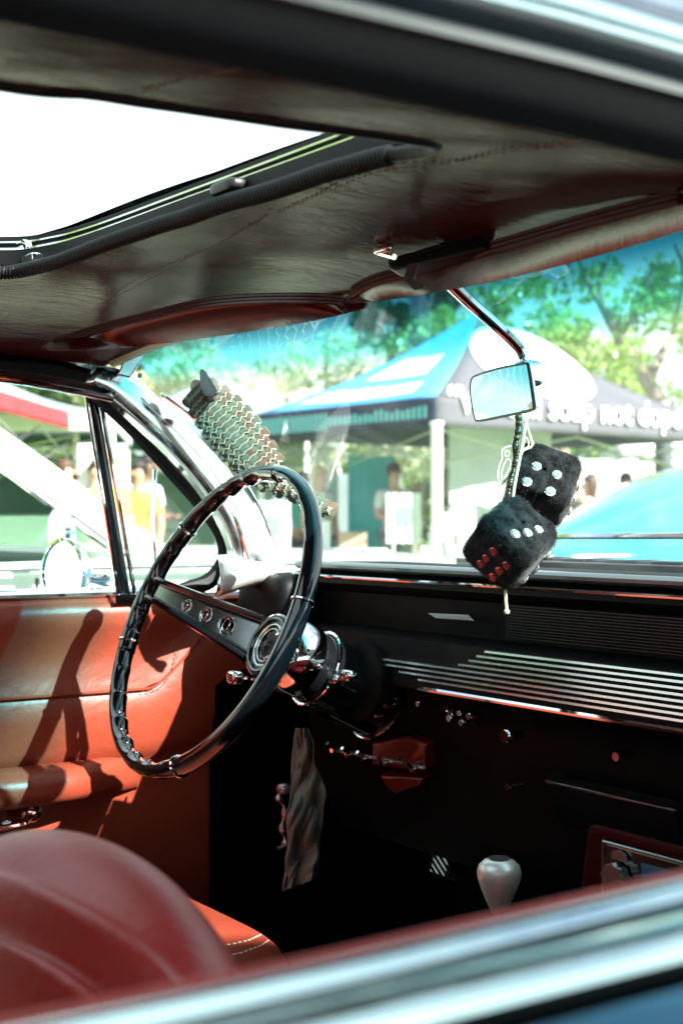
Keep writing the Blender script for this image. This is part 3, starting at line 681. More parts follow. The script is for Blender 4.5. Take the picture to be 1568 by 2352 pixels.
for (ya, za, yb, zb) in ((0, 0, -.182, 0), (0, 0, 0, -.052), (0, -.052, -.182, -.052)): m.tube([V((fx0, s0.y+ya, s0.z+za)), V((fx0, s0.y+yb, s0.z+zb))], .0012, 6)
m.build('stereo_edge', M['steel'], st)
m = MB(); kc2 = V((fx0-.001, s0.y-.022, s0.z-.028))
rr = []
for h, sc in ((0, 1), (.010, .95)): rr.append([kc2+V((-h, math.cos(a)*.0135*sc*(1+.07*math.sin(9*a)), math.sin(a)*.0135*sc*(1+.07*math.sin(9*a)))) for a in [2*math.pi*k/54 for k in range(54)]])
m.rings(rr); m.build('volume_knob', M['steel'], st)
for dz, dy in ((.019, -.024), (-.018, -.022)):
    m = MB(); m.prism([V((fx0-.001, s0.y+dy+a, s0.z-.028+dz+b)) for a, b in ((-.011, -.003*np.sign(dz)), (.010, -.003*np.sign(dz)), (.008, .004*np.sign(dz)), (.0, .006*np.sign(dz)), (-.006, .003*np.sign(dz)))], (-.003, 0, 0))
    m.build('stereo_button', M['steel'], st)
dm = bpy.data.materials.new('lit_display'); dm.use_nodes = True; nt = dm.node_tree; b = nt.nodes['Principled BSDF']
wv = nt.nodes.new('ShaderNodeTexNoise'); wv.inputs['Scale'].default_value = 16; wv.inputs['Detail'].default_value = 1.5
tc_ = nt.nodes.new('ShaderNodeTexCoord'); mp_ = nt.nodes.new('ShaderNodeMapping'); mp_.inputs['Scale'].default_value = (1, .6, 2.4); nt.links.new(tc_.outputs['Object'], mp_.inputs[0]); nt.links.new(mp_.outputs[0], wv.inputs[0])
cr = nt.nodes.new('ShaderNodeValToRGB'); e = cr.color_ramp.elements; e[0].position = .30; e[0].color = (.004, .012, .02, 1); e[1].position = .72; e[1].color = (.35, .45, .5, 1)
for p_, c_ in ((.42, (.01, .06, .14)), (.52, (.05, .10, .01)), (.6, (.04, .22, .34))): x_ = e.new(p_); x_.color = (*c_, 1)
nt.links.new(wv.outputs['Fac'], cr.inputs['Fac']); nt.links.new(cr.outputs[0], b.inputs['Emission Color']); b.inputs['Emission Strength'].default_value = .10; b.inputs['Base Color'].default_value = (.01, .01, .01, 1)
m = MB(); m.prism([V((fx0+.0008, s0.y-.048, s0.z-.010)), V((fx0+.0008, s0.y-.165, s0.z-.010)), V((fx0+.0008, s0.y-.165, s0.z-.046)), V((fx0+.0008, s0.y-.052, s0.z-.046))], (-.0012, 0, 0)); m.build('display', dm, st, smooth=False)
# ---- under-dash switch box in red with chrome toggles
bx = 1.09; c = U(900, 1735, X=bx)
m = MB(); m.prism([U(853, 1706, X=bx), U(853, 1758, X=bx), U(972, 1772, X=bx), U(978, 1708, X=bx), U(935, 1692, X=bx)], (.05, 0, .01)); sw = m.build('switch_box', M['acryl'], car, bevel=.003)
m = MB(); m.prism([U(870, 1782, X=bx), U(970, 1788, X=bx), U(960, 1808, X=bx), U(930, 1815, X=bx), U(905, 1826, X=bx), U(888, 1812, X=bx)], (.03, 0, .01)); m.build('lower_tray', M['acryl'], sw, bevel=.003)
m = MB(); m.prism([U(765, 1720, X=bx-.004), U(765, 1727, X=bx-.004), U(975, 1768, X=bx-.004), U(975, 1760, X=bx-.004)], (.008, 0, 0)); m.build('rail', M['steel'], sw, bevel=.001)
for q in ((769, 1722), (803, 1733), (838, 1742), (884, 1752), (952, 1766), (935, 1755)):
    m = MB(); p = U(*q, X=bx-.006); m.lathe([(0, 0), (.004, 0), (.004, .006), (0, .006)], p, (-1, 0, 0), 10); m.tube([p, p+V((-.014, -.002, .010))], .0026, 8); m.build('toggle', M['chrome_clean'], sw)
# ---- pedals
m = MB(); pcn = U(1015, 1985, X=1.24); PM = Matrix.Rotation(R_(-35), 3, 'Y')
m.box(pcn, (.012, .075, .05), PM); pdl = m.build('pedal', M['rubber'], car, bevel=.004); m = MB()
for k in range(5): m.box(pcn+V((-.008, -.03+k*.015, .002)), (.003, .005, .044), PM)
m.tube([pcn+V((-.006, -.036, .02)), pcn+V((.0, -.05, .045))], .004, 6)
m.build('pedal_rib', M['chrome_clean'], pdl)
# ---- seats
def resample_px(PP):
    return [(p.x, p.y) for p in resample([V((a_, b_, 0)) for a_, b_ in PP], 40)]
def seat(name, y, x, mt, lbl=None):
    m = MB()
    RB = Matrix.Rotation(R_(-10), 3, 'Y')
    def f(p):
        q = p.copy(); q.x += .012*math.cos(q.y/.24*math.pi*1)*(q.x > 0); return q
    m.sbox((x-.30, y, .565), (.085, .245, .275), .42, RB, 48, 32, f)
    s = m.build(name, mt, car); 
    m = MB(); m.sbox((x, y-.056, .503), (.308, .195, .099), .42, Matrix.Rotation(.084, 3, 'Y'), 64, 32); cu_ = m.build('cushion', mt, s)
    SC = ((x, y-.056, .503), (.308, .195, .099), .42, .42, Matrix.Rotation(.084, 3, 'Y'))
    for PP in (((505, 2172), (535, 2168), (575, 2158), (610, 2141), (634, 2122), (640, 2112)), ((520, 2196), (555, 2188), (600, 2171), (630, 2150), (648, 2133))):
        q_ = [p for p in [march(a_, b_, *SC) for a_, b_ in resample_px(PP)] if p]
        if len(q_) > 3: stitch([p-FW*.0012 for p in q_], .0012, .006, .0035).build('stitching', M['thread'], cu_)
    return s
# passenger seat back: near, big and out of focus
RS = Matrix.Rotation(.085, 3, 'Y')
def march(px, py, c, half, e, e2, Mx):
    rr_ = ray(px, py); t = .3
    while t < 3:
        q = Mx.transposed()@(CAM+rr_*t-V(c)); a = abs(q.x/half[0])**(2/e2)+abs(q.y/half[1])**(2/e2)
        if a**(e2/e)+abs(q.z/half[2])**(2/e) <= 1: return CAM+rr_*t
        t += .0015
    return None
SEAT = ((.304, .78, .554), (.117, .251, .311), .891, .944, RS)
SW = [p for p in [march(x, y, *SEAT) for x, y in ((-120, 2085), (-60, 2095), (0, 2112), (70, 2140), (150, 2182), (230, 2238), (290, 2290), (340, 2350))] if p]
SWL = [RS.transposed()@(p-V(SEAT[0])) for p in resample(catmull(SW, 6), 60)]
def pf(p):
    q = p.copy(); dd = min((q-s_).length for s_ in SWL) if q.x < .1 else 9; g = .010*math.exp(-(dd/.008)**2)-.006*math.exp(-((dd-.016)/.008)**2)      # sewn grooves
    l = max(1e-6, q.length); return q*(1-g/l)
m = MB(); m.sbox(SEAT[0], SEAT[1], SEAT[2], RS, 260, 180, pf, SEAT[3])
pseat = m.build('front_seat', M['seat'], car, auto=80)
tag(pseat, 'passenger seat in dark red leather, nearest the camera')
m = MB(); m.sbox((.60, .72, .44), (.26, .24, .09), .42); m.build('cushion', M['seat'], pseat)
dseat = seat('front_seat', 1.616, .571, M['leather'])
tag(dseat, 'driver seat in lit orange red leather')
# rear bench
m = MB(); m.sbox((-.85, CY, .44), (.3, .72, .13), .35); m.sbox((-1.2, CY, .72), (.12, .72, .26), .35, Matrix.Rotation(R_(-15), 3, 'Y')); m.build('rear_bench', M['seat'], car)
# ---- sun visors
def vis(rear, front, thick, name, lbl, dz=.0):
    A = resample(catmull(rear, 6), 40); B = resample(catmull(front, 6), 40); rows = []
    for i, (a, b) in enumerate(zip(A, B)):
        n = V((0, 0, 1)); e = math.sin(math.pi*min(1, max(0, (i+.3)/39.6)))**.35; t = thick*e
        d = (b-a); pr = [a+n*t*.5-d.normalized()*t*.15, a-d.normalized()*t*.3, a-n*t*.5-d.normalized()*.1*t, a.lerp(b, .35)-n*t*.62, a.lerp(b, .7)-n*t*.5, b-n*t*.3, b+n*t*.2, a.lerp(b, .5)+n*t*.5]
        rows.append(pr)
    m = MB(); m.rings(rows); v = m.build(name, M['visor'], car, auto=70); tag(v, lbl)
    for q in (.28, .0, -.26):
        m = MB(); m.tube([r[1]+V((-.0022, 0, q*thick)) for r in rows[2:-2]], .0024, 6); m.build('piping', M['visor'], v)
    return v
vd = vis([U(95, 798, Z=1.262), U(200, 768, Z=1.272), U(330, 735, Z=1.280), U(500, 698, Z=1.287), U(700, 689, Z=1.283), U(845, 700, Z=1.279)],
         [U(112, 803, Z=1.250), U(240, 797, Z=1.255), U(400, 778, Z=1.262), U(560, 756, Z=1.265), U(720, 730, Z=1.268), U(838, 706, Z=1.272)], .013, 'sun_visor', 'driver side visor with a pale lit underside')
vp_ = vis([U(790, 688, Z=1.281), U(850, 655, Z=1.287), U(930, 632, Z=1.289), U(1130, 580, Z=1.293), U(1350, 518, Z=1.293), U(1620, 445, Z=1.290)],
          [U(800, 694, Z=1.275), U(900, 680, Z=1.273), U(1000, 661, Z=1.271), U(1130, 636, Z=1.272), U(1350, 582, Z=1.272), U(1640, 500, Z=1.272)], .015, 'sun_visor', 'passenger side visor with dark red piped edge')
# ---- rear view mirror with chrome bracket
mc = U(1153, 903, d=1.49)
mb = U(1035, 652, X=.885)
m = MB(); P = catmull([mb, U(1085, 700, X=.91), U(1150, 758, X=.945), U(1195, 805, X=.965), U(1212, 850, X=.975)], 8)
m.tube(P, lambda i, a: .0095-.003*i/len(P), 10, sx=.75); m.sbox(U(1213, 858, X=.975), (.016, .012, .014), .6)
mir = m.build('rear_view_mirror', M['chrome_clean'], car)
mn = V((-.927, .375, .035)).normalized()
out = [(1083, 872), (1092, 864), (1140, 848), (1203, 836), (1211, 840), (1217, 870), (1225, 930), (1222, 941), (1160, 955), (1100, 966), (1091, 960), (1084, 930), (1080, 895)]
PO = resample(catmull([UPL(x, y, mc, mn) for x, y in out], 4, True), 60, True)
cen = sum(PO, V())/len(PO)
m = MB(); m.rings([[p-mn*.0005 for p in PO], [cen+(p-cen)*1.005-mn*.002 for p in PO], [cen+(p-cen)*.95-mn*.006 for p in PO], [cen+(p-cen)*.7-mn*.010 for p in PO]]); m.build('mirror_housing', M['chrome'], mir)
m = MB(); m.tube(PO, .0016, 6, True); m.build('mirror_rim', M['darktrim'], mir)
m = MB(); m.add([p+mn*.0008 for p in PO], [tuple(range(len(PO)))]); m.build('mirror_glass', M['mirror'], mir, smooth=False)
# coat hook chrome fitting on the headliner
m = MB(); c = U(880, 572, Z=1.305); m.sbox(c, (.004, .014, .005), .7, Matrix.Rotation(.5, 3, 'Y')); m.tube([c+V((0, .005, -.003)), U(905, 590, Z=1.295)], .003, 8); m.build('visor_hinge', M['chrome_clean'], car)

# ================================================================== LOOSE THINGS IN THE CABIN
# garage remote clipped to the passenger visor
rq = [(893, 617), (889, 598), (893, 592), (990, 567), (1055, 540), (1095, 528), (1106, 530), (1113, 545), (1112, 570), (1080, 578), (905, 621)]
rp0 = U(1000, 580, X=.80)
rem = empty('garage_remote', rp0, 'dark grey garage door remote clipped on top of the passenger sun visor', 'remote')
rn_ = V((-.9, -.3, .25)).normalized()
m = MB(); m.prism([UPL(x, y, rp0, rn_) for x, y in rq], -rn_*.018); m.build('casing', M['remote'], rem, bevel=.0035)
for q in ([(895, 595), (918, 588), (919, 600), (896, 607)], [(922, 587), (950, 580), (951, 590), (923, 599)], [(953, 579), (1006, 562), (1006, 572), (954, 588)], [(1009, 561), (1030, 553), (1033, 562), (1010, 571)]):
    m = MB(); m.prism([UPL(x, y, rp0+rn_*.0002, rn_) for x, y in q], rn_*.002); m.build('button', M['remote'], rem, bevel=.0008)
m = MB(); cp = [(935, 608), (962, 604), (955, 640), (978, 660), (950, 666), (921, 643)]
ccl = [UPL(x, y, rp0+V((-.012, -.01, 0)), rn_) for x, y in [(936, 607), (926, 642), (950, 666)]]; ccr = [UPL(x, y, rp0+V((-.012, -.01, 0)), rn_) for x, y in [(961, 602), (950, 640), (976, 658)]]
m.rings([[a, b] for a, b in zip(ccl, ccr)], False, False); m.build('metal_clip', M['steel'], rem, solid=.0015, smooth=False)

def zd(zx, zy): return ((1350+zx/2.94)/1.306, (1050+zy/2.94)/1.306)
def camM(a1, a2):
    def w(a): return (RT*a[0]-UP*a[1]+FW*a[2])
    x = w(a1).normalized(); y = w(a2); y = (y-x*y.dot(x)).normalized(); z = x.cross(y); return Matrix((x, y, z)).transposed()
def die(name, cpx, dd, MM, S, label, dots, cordtop):
    c = U(*cpx, d=dd); e = empty(name, c, label, 'fuzzy dice', 'fuzzy dice hanging from the mirror')
    m = MB(); h = S/2
    m.sbox(c, (h*1.03, h*1.03, h*1.03), .40, MM, 96, 64, lambda p: p*(1+.03*noise.noise(p*60)+.02*noise.noise(p*150)))
    b = m.v[:]; 
    # short pile fibres
    vv = np.array(b); cc = np.array(c)
    for k in range(16000):
        p = V(b[random.randrange(len(b))])+V([random.uniform(-.0012, .0012) for _ in range(3)]); n = (p-c); 
        q = MM.transposed()@n; g = V([math.copysign(abs(t/h)**4, t) for t in q]); n = (MM@g).normalized()
        n = (n+V([random.uniform(-.5, .5) for _ in range(3)])).normalized(); t = n.orthogonal().normalized()*.00025
        m.add([p-t, p+t, p+n*random.uniform(.0014, .0032)], [(0, 1, 2)])
    m.build('plush_cube', M['fur'], e)
    for (q, fi, red) in dots:
        n = MM@V(fi); x, y = zd(*q); p = UPL(x, y, c+n*(h*.985), n)
        m = MB(); r = .0060
        rings = []
        for rr_, hh, ofs in ((r, 0, 0), (r, .0010, 0), (r*.80, .0021, .5), (r*.58, .0026, 0)):
            u = n.orthogonal().normalized(); w = n.cross(u); rings.append([p+n*hh+(u*math.cos(2*math.pi*(k+ofs)/8)+w*math.sin(2*math.pi*(k+ofs)/8))*rr_ for k in range(8)])
        m.rings(rings); m.build('rhinestone', M['reflgem'] if red else M['gem'], e, smooth=False)
    m = MB(); P = [U(x, y, d=q) for x, y, q in cordtop]; m.tube(catmull(P, 5), .0016, 6); m.build('cord', M['cord'], e)
    return e
MA = camM((.73, .642, -.235), (.60, -.453, .66))      # z column = x cross y
zc = MA.col[2]
sg = 1 if zc.dot(FW) < 0 else -1
MBm = camM((.922, .346, -.174), (-.23, .851, -.472)); sg2 = 1 if MBm.col[2].dot(FW) < 0 else -1
d1 = die('fuzzy_die', (1170, 1247), 1.44, MA, .066, 'lower black plush die under the mirror, with three clear rhinestones and six with a painted red seat reflection',
    [((568, 1625), (0, 0, sg), 0), ((675, 1615), (0, 0, sg), 0), ((772, 1587), (0, 0, sg), 0)] +
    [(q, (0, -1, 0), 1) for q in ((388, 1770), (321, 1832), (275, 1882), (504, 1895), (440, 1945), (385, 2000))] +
    [((850, 1810), (1, 0, 0), 0), ((745, 1935), (1, 0, 0), 0), ((650, 2030), (1, 0, 0), 0)], [(1208, 962, 1.475), (1195, 1040, 1.46), (1180, 1120, 1.445), (1176, 1160, 1.44)])
d2 = die('fuzzy_die', (1243, 1114), 1.52, MBm, .066, 'upper black plush die under the mirror, with four clear rhinestones showing',
    [(q, (0, 0, sg2), 0) for q in ((758, 1027), (937, 1103), (672, 1164), (880, 1248))] + [(q, (1, 0, 0), 0) for q in ((1122, 1200), (1085, 1310), (1045, 1420))], [(1205, 965, 1.49), (1215, 1000, 1.50), (1235, 1050, 1.52)])
m = MB(); m.tube([U(1160, 1352, d=1.44), U(1161, 1380, d=1.44), U(1163, 1403, d=1.44)], .0016, 6); m.sbox(U(1163, 1405, d=1.44), (.003, .003, .003), 1, None, 10, 8); m.build('cord_tail', M['cord'], d1)
# bead string
m = MB(); P = resample(catmull([U(x, y, d=1.47) for x, y in ((1190, 955), (1190, 985), (1183, 1020), (1183, 1060), (1172, 1100), (1165, 1140))], 6), 46)
for i, p in enumerate(P): r = random.uniform(.0026, .0044); m.sbox(p+V((random.uniform(-.001, .001),)*3), (r, r, r*.8), 1, None, 12, 8)
m.tube(P, .0012, 6)
bs = m.build('bead_string', mat('dark_beads', (.012, .012, .010), .15, coat=1, noise_s=150, noise_c=(.10, .09, .05)), None, origin=tuple(P[0])); tag(bs, 'string of small black beads hanging from the mirror beside the dice cord', 'beads')
# clear key-ring charm
def charm(P, r): m.tube(catmull([U(x, y, d=1.50) for x, y in P], 4, True), r, 6, True)
m = MB(); charm([zd(*q) for q in ((455, 880), (540, 850), (560, 900), (560, 1010), (520, 1100), (440, 1190), (415, 1100), (430, 1010), (450, 960))], .0012)
charm([zd(*q) for q in ((482, 905), (515, 895), (512, 930), (485, 938))], .0008); charm([zd(*q) for q in ((505, 960), (530, 1000), (500, 1080), (455, 1150), (450, 1080), (470, 1010))], .0009)
charm([zd(*q) for q in ((665, 700), (720, 840), (640, 890), (605, 960), (625, 830))], .0012); charm([zd(*q) for q in ((665, 770), (690, 840), (640, 870))], .0008)
ch = m.build('keyring_charm', M['cord'], None, origin=tuple(U(1170, 1050, d=1.5))); tag(ch, 'pale outline charm with cut-out shapes hanging behind the bead string', 'charm')
# towel under the dash
m = MB()
def tw(i, j):
    px = 688+22*math.sin(j*5)*.4; cx = 693+12*math.sin(j*3.2)-4*j; w = (14+26*min(1, j*2.2))*(1-.18*max(0, j-.8)*5*.4)
    a = 2*math.pi*i; x = cx+w*math.cos(a); y = 1672+360*j-14*math.cos(a)*j
    dep = 1.93-.02*math.sin(a)-.07*abs(noise.noise(V((math.cos(a)*.9+j*1.5, math.sin(a)*.9, j*2.6))))-.035*abs(noise.noise(V((math.cos(a)*1.1+j*3, j*5, 5))))
    return U(x+9*noise.noise(V((math.cos(a)*2, math.sin(a)*2, j*6))), y, d=dep)
m.grid(tw, 90, 110)
tb = m.build('cloth', M['towel'], None, auto=80, origin=tuple(U(700, 1700, d=1.93))); tag(tb, 'crumpled grey cloth hanging down under the steering column', 'cloth')
m = MB(); P = catmull([U(x, y, d=1.95) for x, y in ((655, 1805), (640, 1830), (655, 1860), (648, 1900), (655, 1935), (640, 1950))], 5)
m.tube(P, lambda i, a: .004+.002*math.sin(i*1.3), 7); m.sbox(U(652, 1812, d=1.94), (.010, .01, .008), .8, None, 12, 8); 
kb = m.build('hanging_keys', mat('keys_metal', (.35, .30, .36), .3, .9), None, origin=tuple(U(650, 1860, d=1.95))); tag(kb, 'dull metal chain and keys hanging beside the grey cloth under the dash', 'keys')
# scaly crocheted garland lying against the windshield
gl = empty('scaly_garland', U(600, 1050, X=.97), 'green and brown scaly garland with dark red petals at its tip, against the windshield', 'garland')
def gp(i, j):
    cl = catmull([U(455, 900, X=.94), U(500, 945, X=.955), U(565, 1025, X=.975), U(625, 1095, X=1.0), U(700, 1140, X=1.03), U(760, 1175, X=1.06)], 10)
    return cl
CL = resample(gp(0, 0), 100)
GW = lambda t: .82*(.016+.026*math.sin(math.pi*min(1, t*1.15+.12))) * (1 if t < .62 else 1-.55*(t-.62)/.38)
for mt, par in ((M['brownscale'], 0), (M['green'], 1)):
    m = MB()
    nr = 26
    for r_ in range(nr):
        t = r_/(nr-1); c = CL[int(t*99)]; c2 = CL[min(99, int(t*99)+1)]; tg = (c2-CL[max(0, int(t*99)-1)]).normalized()
        side = tg.cross(FW).normalized(); nrm = -FW; w = GW(t)
        nc = 6 if t < .62 else 3
        for q in range(nc):
            if ((q+r_//4) % 3 == 0 or q > nc-3) != (par == 0): 
                continue
            s = -1+2*(q+.5*(r_ % 2)+.25)/nc
            p = c+side*w*s+nrm*(.010*math.sqrt(max(0, 1-min(1, s*s))))
            m.sbox(p, (.0080, .0086, .0017), .62, Matrix((tg, side, tg.cross(side))).transposed()@Matrix.Rotation(.35, 3, 'Y'), 10, 6)
    m.build('scales', mt, gl)
m = MB()
for r_ in range(27):
    t = min(.999, max(0, (r_-.5)/25)); c = CL[int(t*99)]; tg = (CL[min(99, int(t*99)+1)]-CL[max(0, int(t*99)-1)]).normalized(); side = tg.cross(FW).normalized(); w = GW(t)
    m.tube([c+side*w*s_*1.05-FW*(.004+.011*math.sqrt(max(0, 1-s_*s_)))+tg*.0022*math.sin(s_*20) for s_ in [-1+2*q/14 for q in range(15)]], .0009, 5)
m.build('netting', mat('pale_net', (.40, .45, .34), .7), gl)
for k, (P, c) in enumerate(([(430, 905), (442, 850), (462, 845), (485, 900), (470, 925)], 0), ) if False else enumerate(((((465, 905), (458, 860), (463, 847), (475, 862), (497, 905)), 0), (((455, 925), (438, 895), (440, 876), (455, 872), (475, 890), (490, 920)), 1), (((455, 960), (436, 950), (437, 938), (452, 930), (480, 940)), 2))):
    m = MB(); m.prism(catmull([U(*q, X=.935+.004*k) for q in P], 4, True), (.004, .002, 0)); m.build('petal', M['tip'] if k else mat('black_petal', (.008, .006, .008), .4), gl, bevel=.001)

# ================================================================== OUTSIDE
M['asphalt'] = mat('pale_concrete', (.30, .31, .29), .9, noise_s=3, noise_c=(.24, .25, .23), bump=.3, bump_s=60)
M['grass'] = mat('grass_ground', (.16, .30, .06), .95, noise_s=5, noise_c=(.24, .36, .09), bump=.6, bump_s=90)
m = MB(); m.add([(-1500, -1500, 0), (1500, -1500, 0), (1500, 1500, 0), (-1500, 1500, 0)], [(0, 1, 2, 3)]); tag(m.build('ground', M['asphalt'], smooth=False), kind='structure')
m = MB(); a, b, c, d = G(-60, 9.3), G(60, 8), G(60, 70), G(-60, 70); m.add([p+V((0, 0, .004)) for p in (a, b, c, d)], [(0, 1, 2, 3)]); tag(m.build('lawn', M['grass'], smooth=False), kind='structure')
def fabric(n, c, r=.8, t=.25):
    m = mat(n, c, r, spec=.2, bump=.2, bump_s=20, noise_s=2.2, noise_c=tuple(x*.86 for x in c)); return m
W = {k: fabric('canvas_'+k, c) for k, c in dict(white=(.7, .73, .73), grey=(.115, .115, .135), dark=(.02, .025, .035), blue=(.09, .40, .72), midgrey=(.22, .28, .29), navy=(.015, .03, .07), red=(.65, .05, .06), cyan=(.10, .50, .55), cream=(.8, .76, .6), pale=(.6, .68, .66), slate=(.09, .13, .15), green=(.12, .3, .12), tan=(.45, .33, .24)).items()}
M['pole'] = mat('white_pole', (.8, .82, .78), .35)
def pyramid(name, label, P0, Lv, Rv, ez, vz, pz, mats, legs=True, legmat=None, group=None):
    # P0 corner, Lv/Rv edge vectors; eave height ez, valance bottom vz, peak pz; mats = (left face, right face, others, left valance, right valance)
    e = empty(name, (P0.x, P0.y, 0), label, 'canopy tent', group)
    C4 = [P0, P0+Lv, P0+Lv+Rv, P0+Rv]; ctr = P0+(Lv+Rv)*.5; ctr = V((ctr.x, ctr.y, pz))
    def z(p, h): return V((p.x, p.y, h))
    side = [(0, 1, mats[0], mats[3]), (1, 2, mats[2], mats[2]), (2, 3, mats[2], mats[2]), (3, 0, mats[1], mats[4])]
    faces = {}
    for a, b, mr, mv in side:
        A, B = z(C4[a], ez), z(C4[b], ez); m = MB()
        def f(i, j):
            p = A.lerp(B, i).lerp(ctr, j); return p-V((0, 0, .10*math.sin(math.pi*j)*(1)+.04*math.sin(math.pi*i)*(1-j)))
        m.grid(f, 12, 10); r = m.build('roof_panel', mr, e, solid=.006)
        m = MB(); o = ((A+B)*.5-z(ctr, ez)).normalized()*.012
        m.grid(lambda i, j: A.lerp(B, i)+o*(1+1.2*math.sin(i*37)*j)+V((0, 0, (vz-ez)*j+.0)), 30, 4); m.build('valance', mv, e, solid=.004)
        faces[(a, b)] = (A, B, o)
    if legs:
        for p in C4:
            m = MB(); m.box(z(p+(z(ctr, 0)-z(p, 0)).normalized()*.05, ez/2), (.05, .05, ez)); m.build('leg', legmat or M['pole'], e, bevel=.004)
    m = MB()
    for a, b in ((0, 1), (1, 2), (2, 3), (3, 0)):
        A, B = z(C4[a], vz-.06), z(C4[b], vz-.06); mid = (A+B)/2
        for s, t in ((A, mid-V((0, 0, .35))), (mid-V((0, 0, .35)), B), (A-V((0, 0, .35)), mid), (mid, B-V((0, 0, .35)))): m.tube([s+(ctr-s)*.02, t+(ctr-t)*.02], .012, 5)
    m.build('scissor_frame', M['steel'], e)
    return e, faces, ctr
P0 = G(.93, 14.0); Lv = G(-.97, 16.4)-P0; Rv = (G(4.2, 16.75)-P0)
tent, fc, ctr = pyramid('canopy_tent', 'large grey and blue market canopy with a white oval and white slogan lettering', P0, Lv, Rv, 2.27, 1.98, 3.5, (W['blue'], W['grey'], W['slate'], W['navy'], W['grey']))
def place_text(vs, fs, org, ux, uy, mt, name, parent):
    n = ux.cross(uy).normalized(); m = MB(); m.add([org+ux*v.x+uy*v.y+n*v.z for v in vs], fs); return m.build(name, mt, parent, smooth=False)
wt = mat('white_print', (.85, .86, .87), .6)
Rd = Rv.normalized(); nR = V((Rd.y, -Rd.x, 0)); nR = nR if nR.dot(V((CAM.x, CAM.y, 0))-P0) > 0 else -nR
z3 = V((0, 0, 1))
vs, fs = text_mb('\u201cWe sell soap not dope\u201d', .30, .004, .003, 1.0)
wd = max(v.x for v in vs)-min(v.x for v in vs); kx = 3.93/wd
vs = [V((v.x*kx, v.y*1.28, v.z)) for v in vs]
place_text(vs, fs, V((P0.x, P0.y, 2.12))+Rd*.10+nR*.05, Rd, z3, wt, 'lettering', tent)
# white oval on the right roof face
A = V((P0.x, P0.y, 2.27)); B = V((P0.x+Rv.x, P0.y+Rv.y, 2.27)); mid = (A+B)/2
upv = (ctr-mid); upn = upv.normalized(); nf = Rd.cross(upn).normalized(); nf = nf if nf.dot(CAM-mid) > 0 else -nf
def rf(i, j):      # same sag as the roof panel
    p = A.lerp(B, i).lerp(ctr, j); return p-V((0, 0, .10*math.sin(math.pi*j)+.04*math.sin(math.pi*i)*(1-j)))
m = MB(); oc = U(1222, 835, d=1); 
# oval centre found on the face plane, then its outline in the plane
oc = UPL(1220, 826, mid, nf); O = []
for k in range(40):
    a = 2*math.pi*k/40; q = UPL(1220+158*math.cos(a)*math.cos(.42)-58*math.sin(a)*math.sin(.42), 826+158*math.cos(a)*math.sin(.42)+58*math.sin(a)*math.cos(.42), mid, nf); O.append(q)
def proj_roof(q, off=.015):
    # (i, j) from plane coordinates
    j = (q-mid).dot(upn)/upv.length; i = .5+((q-mid).dot(Rd)-(ctr-mid).dot(Rd)*j)/(Rv.length*(1-j)); return rf(i, j)+nf*off
rings = [[proj_roof(oc.lerp(p, t)) for p in O] for t in [.02+.98*k/8 for k in range(9)]]
m.rings(rings, True, False); m.build('oval_print', wt, tent, solid=.004)
# print on the blue face: rows of faint white letter-like strokes, and strokes on the valance
Ld = Lv.normalized(); nL = V((Ld.y, -Ld.x, 0)); nL = nL if nL.dot(V((CAM.x, CAM.y, 0))-P0) > 0 else -nL
def lf(i, j): 
    A2 = V((P0.x, P0.y, 2.27)); B2 = A2+Lv
    p = A2.lerp(B2, i).lerp(ctr, j); return p-V((0, 0, .10*math.sin(math.pi*j)+.04*math.sin(math.pi*i)*(1-j)))
nLf = Ld.cross((ctr-(P0+Lv*.5+V((0, 0, 2.27)))).normalized()); nLf = nLf if nLf.dot(CAM-P0) > 0 else -nLf
m = MB()
for row, (i0, i1, j0, j1) in enumerate(((.16, .86, .10, .26), (.22, .74, .36, .60))):
    n = 22; 
    for k in range(n):
        a = i0+(i1-i0)*k/n; b = a+(i1-i0)/n*random.uniform(.6, .95); jj = j1-random.uniform(0, .03)
        m.add([lf(x, y)+nLf*.02 for x, y in ((a, j0), (b, j0), (b, jj), (a, jj))], [(0, 1, 2, 3)])
m.build('roof_print', wt, tent, smooth=False)
m = MB()
for k in range(34):
    a = .03+.94*k/34; w_ = .016; h0, h1 = (2.06, 2.14+.05*random.random()) if k < 19 else (2.02, 2.20)
    p = V((P0.x, P0.y, 0))+Lv*a+nL*.04; q = p+Lv*w_
    m.add([V((p.x, p.y, h0)), V((q.x, q.y, h0)), V((q.x, q.y, h1)), V((p.x, p.y, h1))], [(0, 1, 2, 3)])
m.build('valance_print', mat('cyan_print', (.12, .5, .55), .6), tent, smooth=False)
# other canopies
def rect(lat, dep, w, dpt, ang=0):
    c, s = math.cos(ang), math.sin(ang); P = G(lat, dep); return P, G(lat-w*c, dep+w*s)-P, G(lat+dpt*s, dep+dpt*c)-P
P, L_, R2 = rect(-.45, 19.5, 3.2, 3, .15); pyramid('canopy_tent', 'plain grey green canopy behind the blue corner of the lettered tent', P, L_, R2, 2.5, 2.15, 3.25, (W['midgrey'],)*5)
P, L_, R2 = rect(-2.3, 14.5, 3.2, 3, -.1); pyramid('canopy_tent', 'grey canopy with pale metal frame seen through the driver window', P, L_, R2, 2.15, 1.95, 2.75, (W['midgrey'], W['pale'], W['slate'], W['white'], W['white']))
P, L_, R2 = rect(-2.9, 12.0, 3.4, 3, .05); pyramid('canopy_tent', 'white canopy with a red edge at the far left', P, L_, R2, 2.15, 1.98, 3.1, (W['white'], W['white'], W['white'], W['red'], W['red']))
P, L_, R2 = rect(7.6, 20.5, 3.6, 3, .1); pyramid('canopy_tent', 'white canopy with a white back wall behind the lettered tent at the right', P, L_, R2, 2.15, 1.95, 3.0, (W['white'],)*5)
